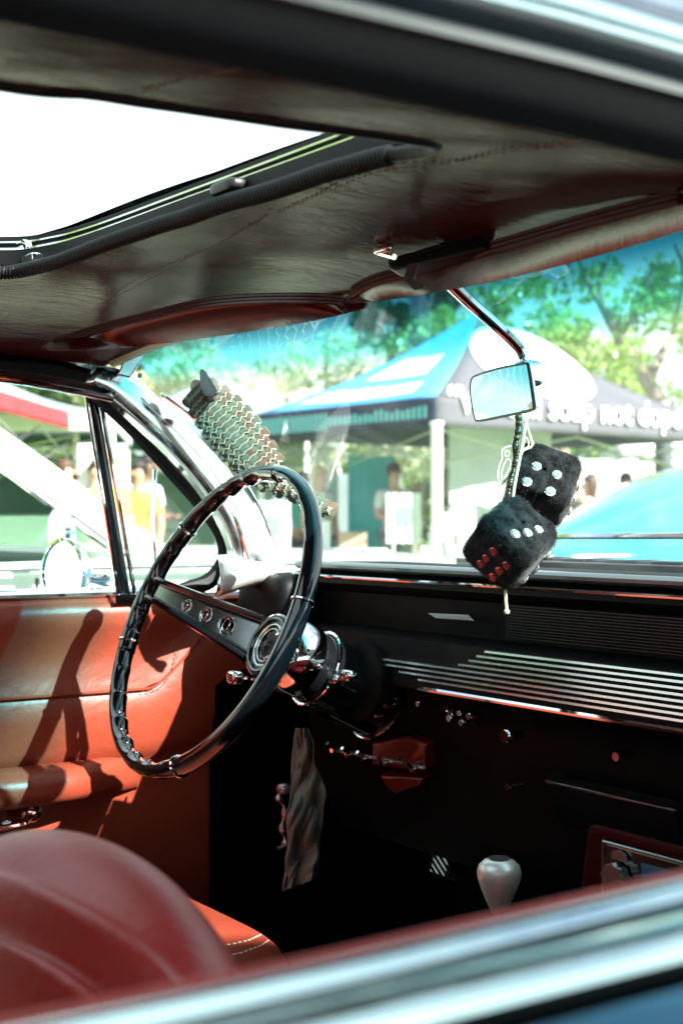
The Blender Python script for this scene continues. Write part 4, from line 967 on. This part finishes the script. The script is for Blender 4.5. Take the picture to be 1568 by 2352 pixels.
# back walls and booth furniture
def panel(name, lat, dep, w, h, z0, mt, label, cat, ang=0, th=.03):
    c = G(lat, dep, z0+h/2); e = V((RT.x*math.cos(ang)+FW.x*math.sin(ang), RT.y*math.cos(ang)+FW.y*math.sin(ang), 0)).normalized(); n = V((-e.y, e.x, 0))
    m = MB(); nx = 14
    for s in (0,): pass
    R4 = []
    for s in (-1, 1): R4.append(s)
    m.rings([[c+e*w*(i/nx-.5)+n*(th*.5*sy+.012*math.sin(i*1.9))+V((0, 0, sz*h/2)) for sy, sz in ((-1, -1), (1, -1), (1, 1), (-1, 1))] for i in range(nx+1)])
    o = m.build(name, mt, None, origin=tuple(G(lat, dep, z0)), auto=50); tag(o, label, cat); return o
panel('banner', 1.75, 15.6, 1.35, 1.15, .9, W['pale'], 'pale grey side banner inside the lettered tent', 'banner', .5)
panel('back_wall', 4.1, 19.8, 3.4, 1.9, 0.0, W['white'], 'plain white canvas wall behind the lettered tent at the right', 'wall')
panel('back_wall', -1.3, 21.5, 4.4, 1.75, 0, W['midgrey'], 'grey green backdrop at the rear of the booth left of the white post', 'wall')
panel('back_wall', -4.3, 17.5, 3.4, 1.85, 0, W['slate'], 'dark blue grey backdrop under the canopies at the far left', 'wall')
panel('banner', .35, 16.6, .55, 1.35, .45, W['cyan'], 'turquoise banner hanging beside the dark backdrop', 'banner')
panel('banner', -.25, 17.6, .42, 1.1, .55, W['pale'], 'narrow pale banner left of the turquoise one', 'banner')
panel('banner', -2.25, 13.4, .45, .62, 1.15, W['white'], 'white flag with a blue and black eye seen through the vent window', 'banner')
m = MB(); e_ = RT.copy(); c = G(-2.2, 13.35, 1.36)
for r1, r2, mt in ((.15, .085, 0), (.055, .055, 1)): m.cur = mt; m.rings([[c-V((FW.x, FW.y, 0))*(.002+.01*mt+q)+RT*math.cos(a)*r1+z3*math.sin(a)*r2*abs(math.sin(a))**.3 for a in [2*math.pi*k/20 for k in range(20)]] for q in (0, .006)])
eye = m.build('painted_eye', [W['blue'], W['dark']], [o for o in bpy.data.objects if o.get('label') == 'white flag with a blue and black eye seen through the vent window'][0], smooth=False)
# posts
def post(lat, dep, h, r, mt, label):
    m = MB(); c = G(lat, dep, 0); m.lathe([(r*1.6, 0), (r*1.6, .02), (r, .03), (r, h-.04), (r*1.25, h-.03), (r*1.2, h), (0, h+.01)], c, (0, 0, 1), 14); o = m.build('tent_post', mt, None, origin=tuple(c)); tag(o, label, 'post'); return o
post(.915, 13.7, 2.0, .055, M['pole'], 'thick white post standing under the corner of the lettered tent')
post(3.98, 17.6, 2.1, .11, mat('dark_post', (.06, .08, .09), .6), 'thick dark post against the white wall at the right')
# tables with cloths, crates and boards
def table(lat, dep, w, dp, h, mt, label):
    c = G(lat, dep, 0); e = empty('table', c, label, 'table'); u = RT; f = V((FW.x, FW.y, 0)).normalized()
    m = MB(); m.rings([[c+u*(w/2*s1)*k+f*(dp/2*s2)*k+V((0, 0, z)) for s1, s2 in ((-1, -1), (1, -1), (1, 1), (-1, 1))] for k, z in ((1.04, .06), (1.03, .3), (1, h-.02), (.99, h), (.3, h+.001))]); m.build('tablecloth', mt, e, bevel=.01)
    for s1, s2 in ((-1, -1), (1, -1), (1, 1), (-1, 1)): m = MB(); m.box(c+u*w*.45*s1+f*dp*.42*s2+V((0, 0, h/2)), (.03, .03, h-.05)); m.build('leg', M['pole'], e)
table(1.35, 14.6, 1.1, .6, .78, W['white'], 'white clothed table beside the white tent post')
table(.0, 15.4, 1.0, .6, .74, W['pale'], 'pale clothed table in front of the turquoise banner')
table(3.0, 16.6, 1.6, .6, .76, W['white'], 'long white clothed table at the right of the booth')
fr = V((FW.x, FW.y, 0)).normalized()
def item(name, lat, dep, z, sz, mt, label, cat):
    c = G(lat, dep, z); Mx = Matrix((RT, fr, z3)).transposed(); m = MB(); m.box(c+V((0, 0, sz[2]/2)), sz, Mx); o = m.build(name, mt, None, bevel=.008, origin=tuple(c)); tag(o, label, cat); return o
for k, (lat, dep, w_, h, mt, nm, lb) in enumerate([(1.05, 14.6, .16, .34, W['cream'], 'box', 'tall cream box at the left end of the white table'), (1.32, 14.6, .26, .24, W['pale'], 'box', 'low grey box in the middle of the white table'), (1.62, 14.55, .14, .42, W['dark'], 'box', 'tall dark box at the right end of the white table'), (-.22, 15.4, .2, .3, W['white'], 'box', 'white box on the pale table, left one'), (.12, 15.4, .3, .18, W['tan'], 'box', 'flat tan box on the pale table'), (2.6, 16.6, .3, .25, W['cyan'], 'box', 'turquoise box on the long white table'), (3.2, 16.6, .22, .4, W['cream'], 'box', 'upright cream box on the long white table')]):
    item(nm, lat, dep, .782 if dep < 15 else .742 if dep < 16 else .762, (w_, .22, h), mt, lb, 'box')
# sign boards leaning in the booth (unreadable at this distance)
for lat, dep, w_, h, z0, mt, lb in ((.62, 14.2, .34, .5, .82, W['pale'], 'small grey notice board left of the white tent post'), (1.95, 15.2, .4, .62, .9, W['white'], 'white poster in front of the grey side banner'), (-.72, 15.0, .36, .55, .7, W['white'], 'white notice board in front of the dark backdrop'),):
    o = panel('notice_board', lat, dep, w_, h, z0, mt, lb, 'sign', th=.02)
    m = MB(); c = G(lat, dep-.02, z0+h*.55)
    m.box(c, (w_*.45, .006, h*.35), Matrix((RT, fr, z3)).transposed()); m.build('printed_area', W['midgrey'], o)
    m = MB(); c = G(lat, dep+.01, 0)
    for s in (-1, 1): m.tube([c+RT*w_*.3*s, c+RT*w_*.3*s+V((0, 0, z0+.01))], .012, 6)
    m.build('stand', M['pole'], o)
# white A-frame board
c = G(.86, 12.4, 0); e = empty('sandwich_board', c, 'white A-frame sandwich board standing on the grass in front of the white tent post', 'sandwich board')
for s, nm in ((-1, 'front_panel'), (1, 'back_panel')):
    m = MB(); ax = (RT*.8+fr*.6).normalized(); bx_ = (fr*.8-RT*.6)
    for k in (-1, 1): m.tube([c+RT*.22*s+fr*.2*k, c+RT*.02*s+fr*.2*k+V((0, 0, 1.02))], .035, 6)
    m.add([c+RT*.20*s-fr*.2+V((0, 0, .1)), c+RT*.20*s+fr*.2+V((0, 0, .1)), c+RT*.03*s+fr*.2+V((0, 0, .98)), c+RT*.03*s-fr*.2+V((0, 0, .98))], [(0, 1, 2, 3)])
    m.build(nm, W['white'], e, solid=.01)

# ---- people
SK = [mat('skin_%s' % n, c, .5) for n, c in (('light', (.62, .36, .26)), ('tan', (.42, .22, .14)), ('dark', (.16, .08, .05)))]
HR = [mat('hair_%s' % n, c, .6) for n, c in (('black', (.015, .012, .012)), ('brown', (.06, .03, .02)), ('blond', (.5, .36, .18)))]
def skin_obj(name, P, E, Rr, mt, parent, lv=2):
    me = bpy.data.meshes.new(name); me.from_pydata([tuple(V(p)-V(parent['_o'])) for p in P], E, []); me.materials.append(mt); o = bpy.data.objects.new(name, me); col.objects.link(o); o.parent = parent
    o['_o'] = parent['_o']
    sk_ = o.modifiers.new('skin', 'SKIN'); sk_.use_smooth_shade = True
    for i, r in enumerate(Rr):
        me.skin_vertices[0].data[i].radius = (r, r) if not isinstance(r, tuple) else r; me.skin_vertices[0].data[i].use_root = (i == 0)
    s = o.modifiers.new('ss', 'SUBSURF'); s.levels = lv; s.render_levels = lv; return o
def person(lat, dep, H, face, top, bot, skin, hair, label, pose=0, longhair=False):
    base = G(lat, dep, 0); e = empty('person', base, label, 'person', 'people standing among the tents'); f = V((math.cos(face), math.sin(face), 0)); s = V((-f.y, f.x, 0)); k = H/1.75
    def p(x, y, z): return base+(f*x+s*y)*k+V((0, 0, z*k))
    ar = .5 if pose == 1 else 0
    J = [p(0, 0, .95), p(0, 0, 1.12), p(0, 0, 1.32), p(0, 0, 1.45), p(0, 0, 1.52), p(.01, 0, 1.60), p(.015, 0, 1.70)]
    R1 = [(.15*k, .12*k), (.13*k, .10*k), (.16*k, .11*k), (.09*k, .075*k), .052*k, (.072*k, .085*k), (.065*k, .075*k)]
    E = [(0, 1), (1, 2), (2, 3), (3, 4), (4, 5), (5, 6)]
    for sg_ in (-1, 1):
        b = len(J)
        if pose == 1 and sg_ == 1: A_ = [p(0, .19*sg_, 1.41), p(.10, .30*sg_, 1.45), p(.16, .16*sg_, 1.64), p(.16, .10*sg_, 1.68)]
        elif pose == 2: A_ = [p(0, .19*sg_, 1.40), p(.04, .24*sg_, 1.14), p(.26, .14*sg_, 1.10), p(.33, .09*sg_, 1.12)]
        else: A_ = [p(0, .19*sg_, 1.40), p(-.02, .25*sg_, 1.13), p(.05, .25*sg_, .88), p(.07, .24*sg_, .79)]
        J += A_; R1 += [.058*k, .045*k, .034*k, .036*k]; E += [(2, b), (b, b+1), (b+1, b+2), (b+2, b+3)]
        b = len(J); J += [p(0, .09*sg_, .88), p(.02, .10*sg_, .50), p(-.01, .11*sg_, .10), p(.04, .11*sg_, .05), p(.15, .12*sg_, .035)]; R1 += [.088*k, .062*k, .042*k, .045*k, .035*k]; E += [(0, b), (b, b+1), (b+1, b+2), (b+2, b+3), (b+3, b+4)]
    skin_obj('body', J, E, R1, SK[skin], e)
    # face on the head
    hd = p(.015, 0, 1.655)
    # shirt: shell round trunk and upper arms
    T = [p(0, 0, .92), p(0, 0, 1.12), p(0, 0, 1.33), p(0, 0, 1.45)]; TR = [(.165*k, .135*k), (.145*k, .115*k), (.175*k, .125*k), (.10*k, .085*k)]; TE = [(0, 1), (1, 2), (2, 3)]
    for i_, sg_ in enumerate((-1, 1)):
        b = len(T); a0 = 7+9*i_; T += [J[a0], J[a0].lerp(J[a0+1], .75)]; TR += [.07*k, .06*k]; TE += [(2, b), (b, b+1)]
    skin_obj('shirt', T, TE, TR, top, e)
    T = [p(0, 0, .97)]; TR = [(.16*k, .13*k)]; TE = []
    for i_ in range(2):
        a0 = 11+9*i_; b = len(T); T += [J[a0], J[a0+1], J[a0+1].lerp(J[a0+2], .9)]; TR += [.10*k, .078*k, .06*k]; TE += [(0, b), (b, b+1), (b+1, b+2)]
    skin_obj('trousers', T, TE, TR, bot, e)
    m = MB(); Mx = Matrix((f, s, z3)).transposed(); c_ = p(-.012, 0, 1.68)
    def hf(q):
        if q.x > .03*k and q.z < .02*k: q.x = .03*k
        if longhair and q.z < 0: q.z *= 2.6
        return q
    m.sbox(c_, (.098*k, .085*k, .10*k), .95, Mx, 20, 14, hf); m.build('hair', HR[hair], e)
    m = MB()
    for sg_ in (-1, 1): m.sbox(p(.088, .03*sg_, 1.665), (.006, .010, .006), 1, Mx, 8, 6)
    m.sbox(p(.085, 0, 1.595), (.006, .022, .005), 1, Mx, 8, 6); m.build('eyes_and_mouth', HR[0], e)
    m = MB(); m.sbox(p(.098, 0, 1.635), (.016, .012, .022), .9, Mx, 8, 8); m.build('nose', SK[skin], e)
C_ = {k: fabric('cloth_'+k, c) for k, c in dict(pink=(.75, .25, .28), yellow=(.85, .6, .12), navy=(.03, .05, .12), white=(.8, .8, .8), black=(.02, .02, .025), maroon=(.22, .03, .06), blue=(.12, .3, .6), orange=(.8, .35, .1), teal=(.1, .4, .4), grey=(.3, .32, .34)).items()}
def atpx(px, d): return (px-784)/FPX*d
ph_ = [(1352, 15.8, 1.53, 2.4, 'pink', 'navy', 0, 1, 'person in a pink top with one arm raised to the head, right of the dice', 1, True),
 (1436, 17, 1.60, 3.8, 'black', 'navy', 1, 0, 'person with black hair just above the teal car', 0, False),
 (1316, 18.5, 1.83, .9, 'grey', 'black', 1, 0, 'tall person in grey, head showing behind the upper die', 0, False),
 (256, 11.6, 1.58, -1.2, 'yellow', 'white', 0, 2, 'person in a yellow shirt and white trousers, left of the vent window post', 0, True),
 (222, 13.3, 1.60, -2.2, 'white', 'navy', 0, 1, 'person in a white shirt among the group at the left', 2, False),
 (180, 14.1, 1.52, -1.8, 'navy', 'black', 1, 0, 'person in dark navy clothes in front of the dark backdrop', 0, False),
 (150, 13.8, 1.62, -.6, 'blue', 'grey', 0, 1, 'person in a blue shirt, leftmost of the group', 2, False),
 (318, 12.4, 1.56, -2.6, 'orange', 'maroon', 1, 0, 'person in an orange shirt and maroon trousers seen through the vent window', 0, False),
 (338, 14.5, 1.70, -1.0, 'white', 'maroon', 2, 0, 'person in a white shirt and maroon trousers behind the vent window bar', 2, False),
 (735, 16.4, 1.66, -1.4, 'white', 'navy', 0, 2, 'fair haired person in a white shirt beside the turquoise banner', 0, True),
 (695, 17.2, 1.62, -2.0, 'teal', 'black', 1, 1, 'person in a teal shirt left of the fair haired one', 0, False),
 (905, 16.2, 1.68, -1.7, 'cream' if 'cream' in C_ else 'white', 'grey', 0, 1, 'person in white and grey standing behind the pale table', 2, False)]
for px, d, H, fa, tp, bt, sk2, hr, lb, ps_, lh in ph_: person(atpx(px, d), d, H, fa, C_[tp], C_[bt], sk2, hr, lb, ps_, lh)

# ---- parked cars
def parked(name, base, yaw, paint, label, interior, hood_open=False, convertible=False, hoodless=False):
    """local frame: x forward, y left; built in world coordinates"""
    c, s = math.cos(yaw), math.sin(yaw)
    def T(x, y, z): return V((base.x+c*x-s*y, base.y+s*x+c*y, z))
    X = V((c, s, 0)); Y = V((-s, c, 0)); e = empty(name, base, label, 'car')
    def row(x, w, zt, cab=False):
        P = [(-.97*w, .28), (-w, .55), (-.995*w, zt-.16), (-.95*w, zt-.03), (-.86*w, zt), (-.4*w, zt+.015 if not cab else zt-.5), (.4*w, zt+.015 if not cab else zt-.5), (.86*w, zt), (.95*w, zt-.03), (.995*w, zt-.16), (w, .55), (.97*w, .28)]
        return [T(x, y, z) for y, z in P]
    m = MB()
    rows = [row(-2.45, .78, .82), row(-2.35, .88, .9), row(-1.6, .92, .93), row(-1.25, .93, .93), row(-1.2, .93, .93, True), row(0, .93, .93, True), row(.72, .93, .94, True), row(.8, .93, .955), row(1.4, .93, .955), row(2.1, .92, .92), row(2.5, .88, .84), row(2.58, .80, .70)]
    m.rings(rows, True, True); b = m.build('body', paint, e, auto=45)
    for x in (-.62, .52):
        for s2 in (-1, 1):
            m = MB(); m.box(T(x, s2*.935, .62), (.006, .012, .56), Matrix((X, Y, z3)).transposed()); m.build('door_gap', M['black'], b)
    for s2 in (-1, 1):
        m = MB(); m.tube([T(x, s2*.935, .925) for x in (-2.3, -1, .2, 1.3, 2.3)], .012, 8); m.build('belt_trim', M['chrome_clean'], b)
        m = MB(); m.box(T(-.48, s2*.955, .84), (.14, .02, .02), Matrix((X, Y, z3)).transposed()); m.build('door_handle', M['chrome_clean'], b, bevel=.004)
        m = MB(); m.lathe([(0, 0), (.09, 0), (.10, .02), (.07, .035), (0, .04)], T(2.52, s2*.62, .66), X, 18); m.build('headlight', M['chrome_clean'], b)
        for x in (-1.5, 1.6):
            m = MB(); m.lathe([(.19, -.09), (.31, -.1), (.33, -.07), (.33, .07), (.31, .1), (.19, .09)], T(x, s2*.84, .33), Y, 30); w_ = m.build('wheel', M['rubber'], e)
            m = MB(); m.lathe([(0, .11), (.09, .115), (.19, .09), (.2, .105), (.2, .085), (0, .07)], T(x, s2*.84, .33), Y*s2, 30); m.build('hubcap', M['chrome_clean'], w_)
    m = MB(); m.tube([T(2.5, -.9, .48), T(2.68, -.6, .48), T(2.7, 0, .48), T(2.68, .6, .48), T(2.5, .9, .48)], .07, 8); m.build('bumper', M['chrome_clean'], e)
    # cabin
    wt_ = [T(.92, -.78, .955), T(.92, .78, .955), T(.36, .62, 1.36), T(.36, -.62, 1.36)]
    m = MB(); m.add(wt_, [(0, 1, 2, 3)]); m.build('windshield', M['greenglass'], e, smooth=False)
    for s2 in (-1, 1):
        m = MB(); m.tube([T(.92, s2*.80, .945), T(.62, s2*.73, 1.17), T(.36, s2*.65, 1.36)], .032, 8, sx=1.3); pl = m.build('windshield_pillar', paint if not convertible else M['chrome_clean'], e)
        m = MB(); m.tube([T(.84, s2*.815, .945), T(.55, s2*.745, 1.17), T(.30, s2*.67, 1.345)], .014, 8); m.build('pillar_seal', M['black'], pl)
        m = MB(); m.tube([T(.81, s2*.83, .945), T(.52, s2*.76, 1.17), T(.27, s2*.68, 1.345)], .010, 8); m.build('pillar_trim', M['chrome_clean'], pl)
        m = MB(); m.tube([T(-1.45, s2*.76, .94), T(-1.1, s2*.66, 1.33)], .04, 8); m.build('rear_pillar', paint, e)
        m = MB(); m.lathe([(0, -.03), (.05, -.02), (.065, 0), (.06, .012), (0, .012)], T(.55, s2*1.02, 1.02), -X, 18); m.tube([T(.58, s2*.94, .94), T(.57, s2*1.0, 1.0)], .012, 6); m.build('side_mirror', M['chrome_clean'], e)
    m = MB(); m.grid(lambda i, j: T(.38-1.55*i, -.66+1.32*j, 1.355+.05*math.sin(math.pi*j)+.03*math.sin(math.pi*i)), 12, 12); m.build('roof', paint, e, solid=.03)
    m = MB(); m.add([T(-1.15, -.6, 1.36), T(-1.15, .6, 1.36), T(-1.5, .72, .95), T(-1.5, -.72, .95)], [(0, 1, 2, 3)]); m.build('rear_window', M['greenglass'], e, smooth=False)
    # inside: seats and steering wheel
    Mx = Matrix((X, Y, z3)).transposed()
    for s2 in (-1, 1):
        m = MB(); m.sbox(T(-.35, s2*.38, .78), (.09, .27, .28), .4, Mx); m.sbox(T(-.1, s2*.38, .55), (.26, .27, .09), .4, Mx); m.build('seat', interior, e)
    m = MB(); wc_ = T(.38, .38, .93); m.tube([wc_+Y*.19*math.cos(a)+(z3*.9+X*.4).normalized()*.19*math.sin(a) for a in [2*math.pi*k/30 for k in range(30)]], .012, 8, True)
    for a in (0, math.pi): m.tube([wc_, wc_+Y*.19*math.cos(a)], .012, 6)
    m.build('steering_wheel', M['blackgloss'], e)
    m = MB(); m.sbox(T(.72, 0, .86), (.18, .82, .09), .4, Mx); m.build('dashboard', M['dashpad'], e)
    return e, T
paleg = mat('pale_mint_paint', (.60, .74, .58), .2, coat=1, noise_s=400, noise_c=(.64, .78, .62)); tealp = mat('teal_paint', (.015, .20, .25), .12, coat=1, noise_s=400, noise_c=(.025, .34, .40))
n1, T1 = parked('parked_car', V((.86, 4.45, 0)), 0.0, paleg, 'pale mint green car parked alongside, seen through the driver window', W['tan'])
n2, T2 = parked('parked_car', G(4.15, 6.9, 0), R_(150), tealp, 'teal car with its hood propped open, ahead at the right', W['dark'])
# propped hood of the teal car
m = MB()
h0 = [U(1262, 1262, d=5.4), U(1250, 1230, d=5.4), U(1330, 1175, d=5.6), U(1420, 1128, d=5.8), U(1500, 1098, d=6.0), U(1640, 1062, d=6.3)]
h1 = [U(1262, 1285, d=4.7), U(1300, 1290, d=4.7), U(1400, 1290, d=4.75), U(1480, 1290, d=4.8), U(1560, 1290, d=4.9), U(1680, 1290, d=5.0)]
A_ = resample(catmull(h0, 6), 30); B_ = resample(catmull(h1, 6), 30)
m.rings([[a.lerp(b, t)+V((0, 0, .05))*math.sin(math.pi*t)+(-fr*.05*math.sin(math.pi*t)) for t in [k/12 for k in range(13)]] for a, b in zip(A_, B_)], False, False)
m.build('propped_hood', tealp, n2, solid=.02)

# ---- trees
def leafmat(n, c1, c2, tl=.5):
    m = bpy.data.materials.new(n); m.use_nodes = True; nt = m.node_tree; nt.nodes.clear(); L = nt.links.new
    o = nt.nodes.new('ShaderNodeOutputMaterial'); d = nt.nodes.new('ShaderNodeBsdfDiffuse'); t = nt.nodes.new('ShaderNodeBsdfTranslucent'); mx = nt.nodes.new('ShaderNodeMixShader'); mx.inputs[0].default_value = tl
    g = nt.nodes.new('ShaderNodeTexNoise'); g.inputs['Scale'].default_value = 1.3; tc = nt.nodes.new('ShaderNodeTexCoord'); L(tc.outputs['Object'], g.inputs['Vector'])
    r = nt.nodes.new('ShaderNodeValToRGB'); r.color_ramp.elements[0].position = .4; r.color_ramp.elements[1].position = .6; r.color_ramp.elements[0].color = (*c1, 1); r.color_ramp.elements[1].color = (*c2, 1)
    L(g.outputs['Fac'], r.inputs[0]); L(r.outputs[0], d.inputs[0]); L(r.outputs[0], t.inputs[0]); L(d.outputs[0], mx.inputs[1]); L(t.outputs[0], mx.inputs[2])
    gl = nt.nodes.new('ShaderNodeBsdfGlossy'); gl.inputs['Roughness'].default_value = .35; m2 = nt.nodes.new('ShaderNodeMixShader'); m2.inputs[0].default_value = .07; L(mx.outputs[0], m2.inputs[1]); L(gl.outputs[0], m2.inputs[2]); L(m2.outputs[0], o.inputs[0]); return m
LM = [leafmat('leaf_mid', (.24, .38, .08), (.46, .56, .20)), leafmat('leaf_dark', (.05, .11, .04), (.10, .19, .06), .4), leafmat('leaf_pale', (.62, .68, .45), (.85, .85, .72), .5)]
bark = mat('pale_bark', (.34, .29, .24), .9, bump=.7, bump_s=14, noise_s=6, noise_c=(.22, .19, .16))
def leaves(cl, n, size, mt, e, name='crown'):
    # cl: list of (centre, radius); leaf quads scattered in the clumps
    cc = np.array([list(c) for c, r in cl]); rr = np.array([r for c, r in cl]); w = rr**2/np.sum(rr**2)
    idx = rng.choice(len(cl), n, p=w); d = rng.normal(size=(n, 3)); d /= np.linalg.norm(d, axis=1)[:, None]; d *= (rng.random(n)**.45)[:, None]*rr[idx][:, None]; d[:, 2] *= .75
    c = cc[idx]+d-np.array(e['_o'])
    a = rng.normal(size=(n, 3)); a /= np.linalg.norm(a, axis=1)[:, None]; b = np.cross(a, rng.normal(size=(n, 3))); b /= np.linalg.norm(b, axis=1)[:, None]
    s = (size*(.6+.8*rng.random(n)))[:, None]
    v = np.stack([c-a*s, c-b*s*.45, c+a*s, c+b*s*.45], 1).reshape(-1, 3)
    me = bpy.data.meshes.new(name); me.vertices.add(4*n); me.vertices.foreach_set('co', v.ravel()); me.loops.add(4*n); me.loops.foreach_set('vertex_index', np.arange(4*n, dtype=np.int32)); me.polygons.add(n); me.polygons.foreach_set('loop_start', np.arange(0, 4*n, 4, dtype=np.int32))
    me.update(calc_edges=True); me.materials.append(mt); o = bpy.data.objects.new(name, me); col.objects.link(o); o.parent = e; return o
def tree(lat, dep, H, cr, mt, label, n=9000, leaf=.09, trunkpx=None, gaps=.9, cz=.62, world=None):
    base = world if world is not None else G(lat, dep, 0); e = empty('tree', base, label, 'tree', 'trees behind the market tents'); m = MB()
    top = base+V((random.uniform(-.3, .3), random.uniform(-.3, .3), H*.55))
    m.tube(catmull([base, base.lerp(top, .5)+V((.1, -.1, 0)), top], 5), lambda i, a: H*.028*(1-.05*i), 10)
    cl = []
    for k in range(9):
        a = k*2.4; q = base+V((math.cos(a)*cr*.75*random.uniform(.5, 1), math.sin(a)*cr*.75*random.uniform(.5, 1), H*random.uniform(.45, .98)))
        st = base.lerp(top, random.uniform(.55, 1)); m.tube(catmull([st, st.lerp(q, .5)+V((0, 0, .15)), q], 4), lambda i, a: H*.012*(1-.09*i), 6)
        for j in range(4): cl.append((q+V([random.uniform(-1, 1)*cr*.35 for _ in range(3)]), cr*random.uniform(.16, .34)*gaps))
    m.build('trunk', bark, e); leaves(cl, n, leaf, mt, e); return e
# the tree with the pale forked trunk at the right
tb_ = G(5.9, 22, 0); te = empty('tree', tb_, 'tree with a pale forked trunk and open green crown at the right', 'tree', 'trees behind the market tents')
m = MB()
def lim(P, r0, r1): Pc = catmull([U(x, y, d=d) for x, y, d in P], 6); m.tube(Pc, lambda i, a: r0+(r1-r0)*i/len(Pc), 9)
m.tube(catmull([tb_, tb_+V((.1, 0, 1.2)), U(1522, 940, d=22)], 6), .16, 10)
lim([(1522, 940, 22), (1500, 900, 22), (1465, 840, 22), (1425, 780, 22), (1395, 725, 21.8), (1375, 670, 21.6), (1392, 600, 21.4)], .14, .05); lim([(1490, 870, 22), (1515, 820, 22.2), (1545, 770, 22.4), (1590, 700, 22.5)], .09, .04)
lim([(1395, 725, 21.8), (1350, 650, 21.5), (1330, 590, 21.5)], .06, .03); lim([(1425, 780, 22), (1470, 700, 22.3), (1500, 600, 22)], .07, .03); lim([(1545, 770, 22.4), (1570, 640, 22), (1550, 560, 22)], .06, .03)
m.build('trunk', bark, te)
cl = []
for _ in range(60):
    x, y = random.uniform(1190, 1700), random.uniform(470, 930); 
    if noise.noise(V((x*.011, y*.011, 2))) < -.02: continue
    cl.append((U(x, y, d=random.uniform(20.5, 24)), random.uniform(.25, .6)))
leaves(cl, 4300, .085, LM[0], te)
tree(1.25, 26, 6.2, 1.3, LM[1], 'dark dense tree rising above the grey green canopy in the middle', 14000, .10)
tree(2.0, 25, 4.9, 1.2, LM[0], 'bright green tree between the lettered tent peak and the dark tree', 4000, .09)
tree(4.0, 27, 5.2, 2.0, LM[0], 'tall green tree behind the peak of the lettered tent', 3500, .10)
tree(-3.2, 27, 3.9, 2.2, LM[2], 'pale blossoming tree behind the plain canopy', 9000, .11)
tree(-1.0, 24, 4.1, 2.2, LM[2], 'low pale leaved tree in front of the dark tree', 8000, .10)
tree(-6.0, 30, 5.6, 3.0, LM[1], 'tall dark tree above the driver side corner of the windshield', 9000, .12)
tree(8.9, 27, 5.4, 2.0, LM[0], 'large green tree at the far right edge', 5000, .10)
# trees behind the car (they show in its mirrors and chrome)
tree(0, 0, 7, 3.2, LM[0], 'broad green tree behind the parked cars', 7000, .14, world=V((-11, 6, 0)))
tree(0, 0, 6, 2.8, LM[0], 'smaller green tree to the rear of the mint car', 6000, .14, world=V((-9, 13, 0)))
tree(0, 0, 8, 3.2, LM[1], 'dark tree far behind the photographer', 6000, .16, world=V((6, -17, 0)))
# far treeline
ft = []
for k in range(110):
    a = -1.2+2.4*k/110; d = random.uniform(42, 50); ft.append((G(math.tan(a*.6)*d, d, random.uniform(.5, 3.2)), random.uniform(1.2, 2.4)))
fe = empty('tmp', (0, 0, 0), None, None); fo = leaves(ft, 26000, .22, LM[1], fe, 'far_woodland'); fo.parent = None; tag(fo, 'dark band of far woodland behind the market', 'woodland', None, 'stuff'); bpy.data.objects.remove(fe)
# unseen canopy, added behind the photographer to shade the passenger side
P = V((-1.6, -.85, 0)); pyramid('canopy_tent', 'added unseen slate canopy that shades the passenger side of the dark blue car', P, V((0, -3, 0)), V((3.9, 0, 0)), 2.3, 2.08, 3.3, (W['slate'],)*5)
for o in list(bpy.data.objects):
    for k in ('_o',):
        if k in o: del o[k]
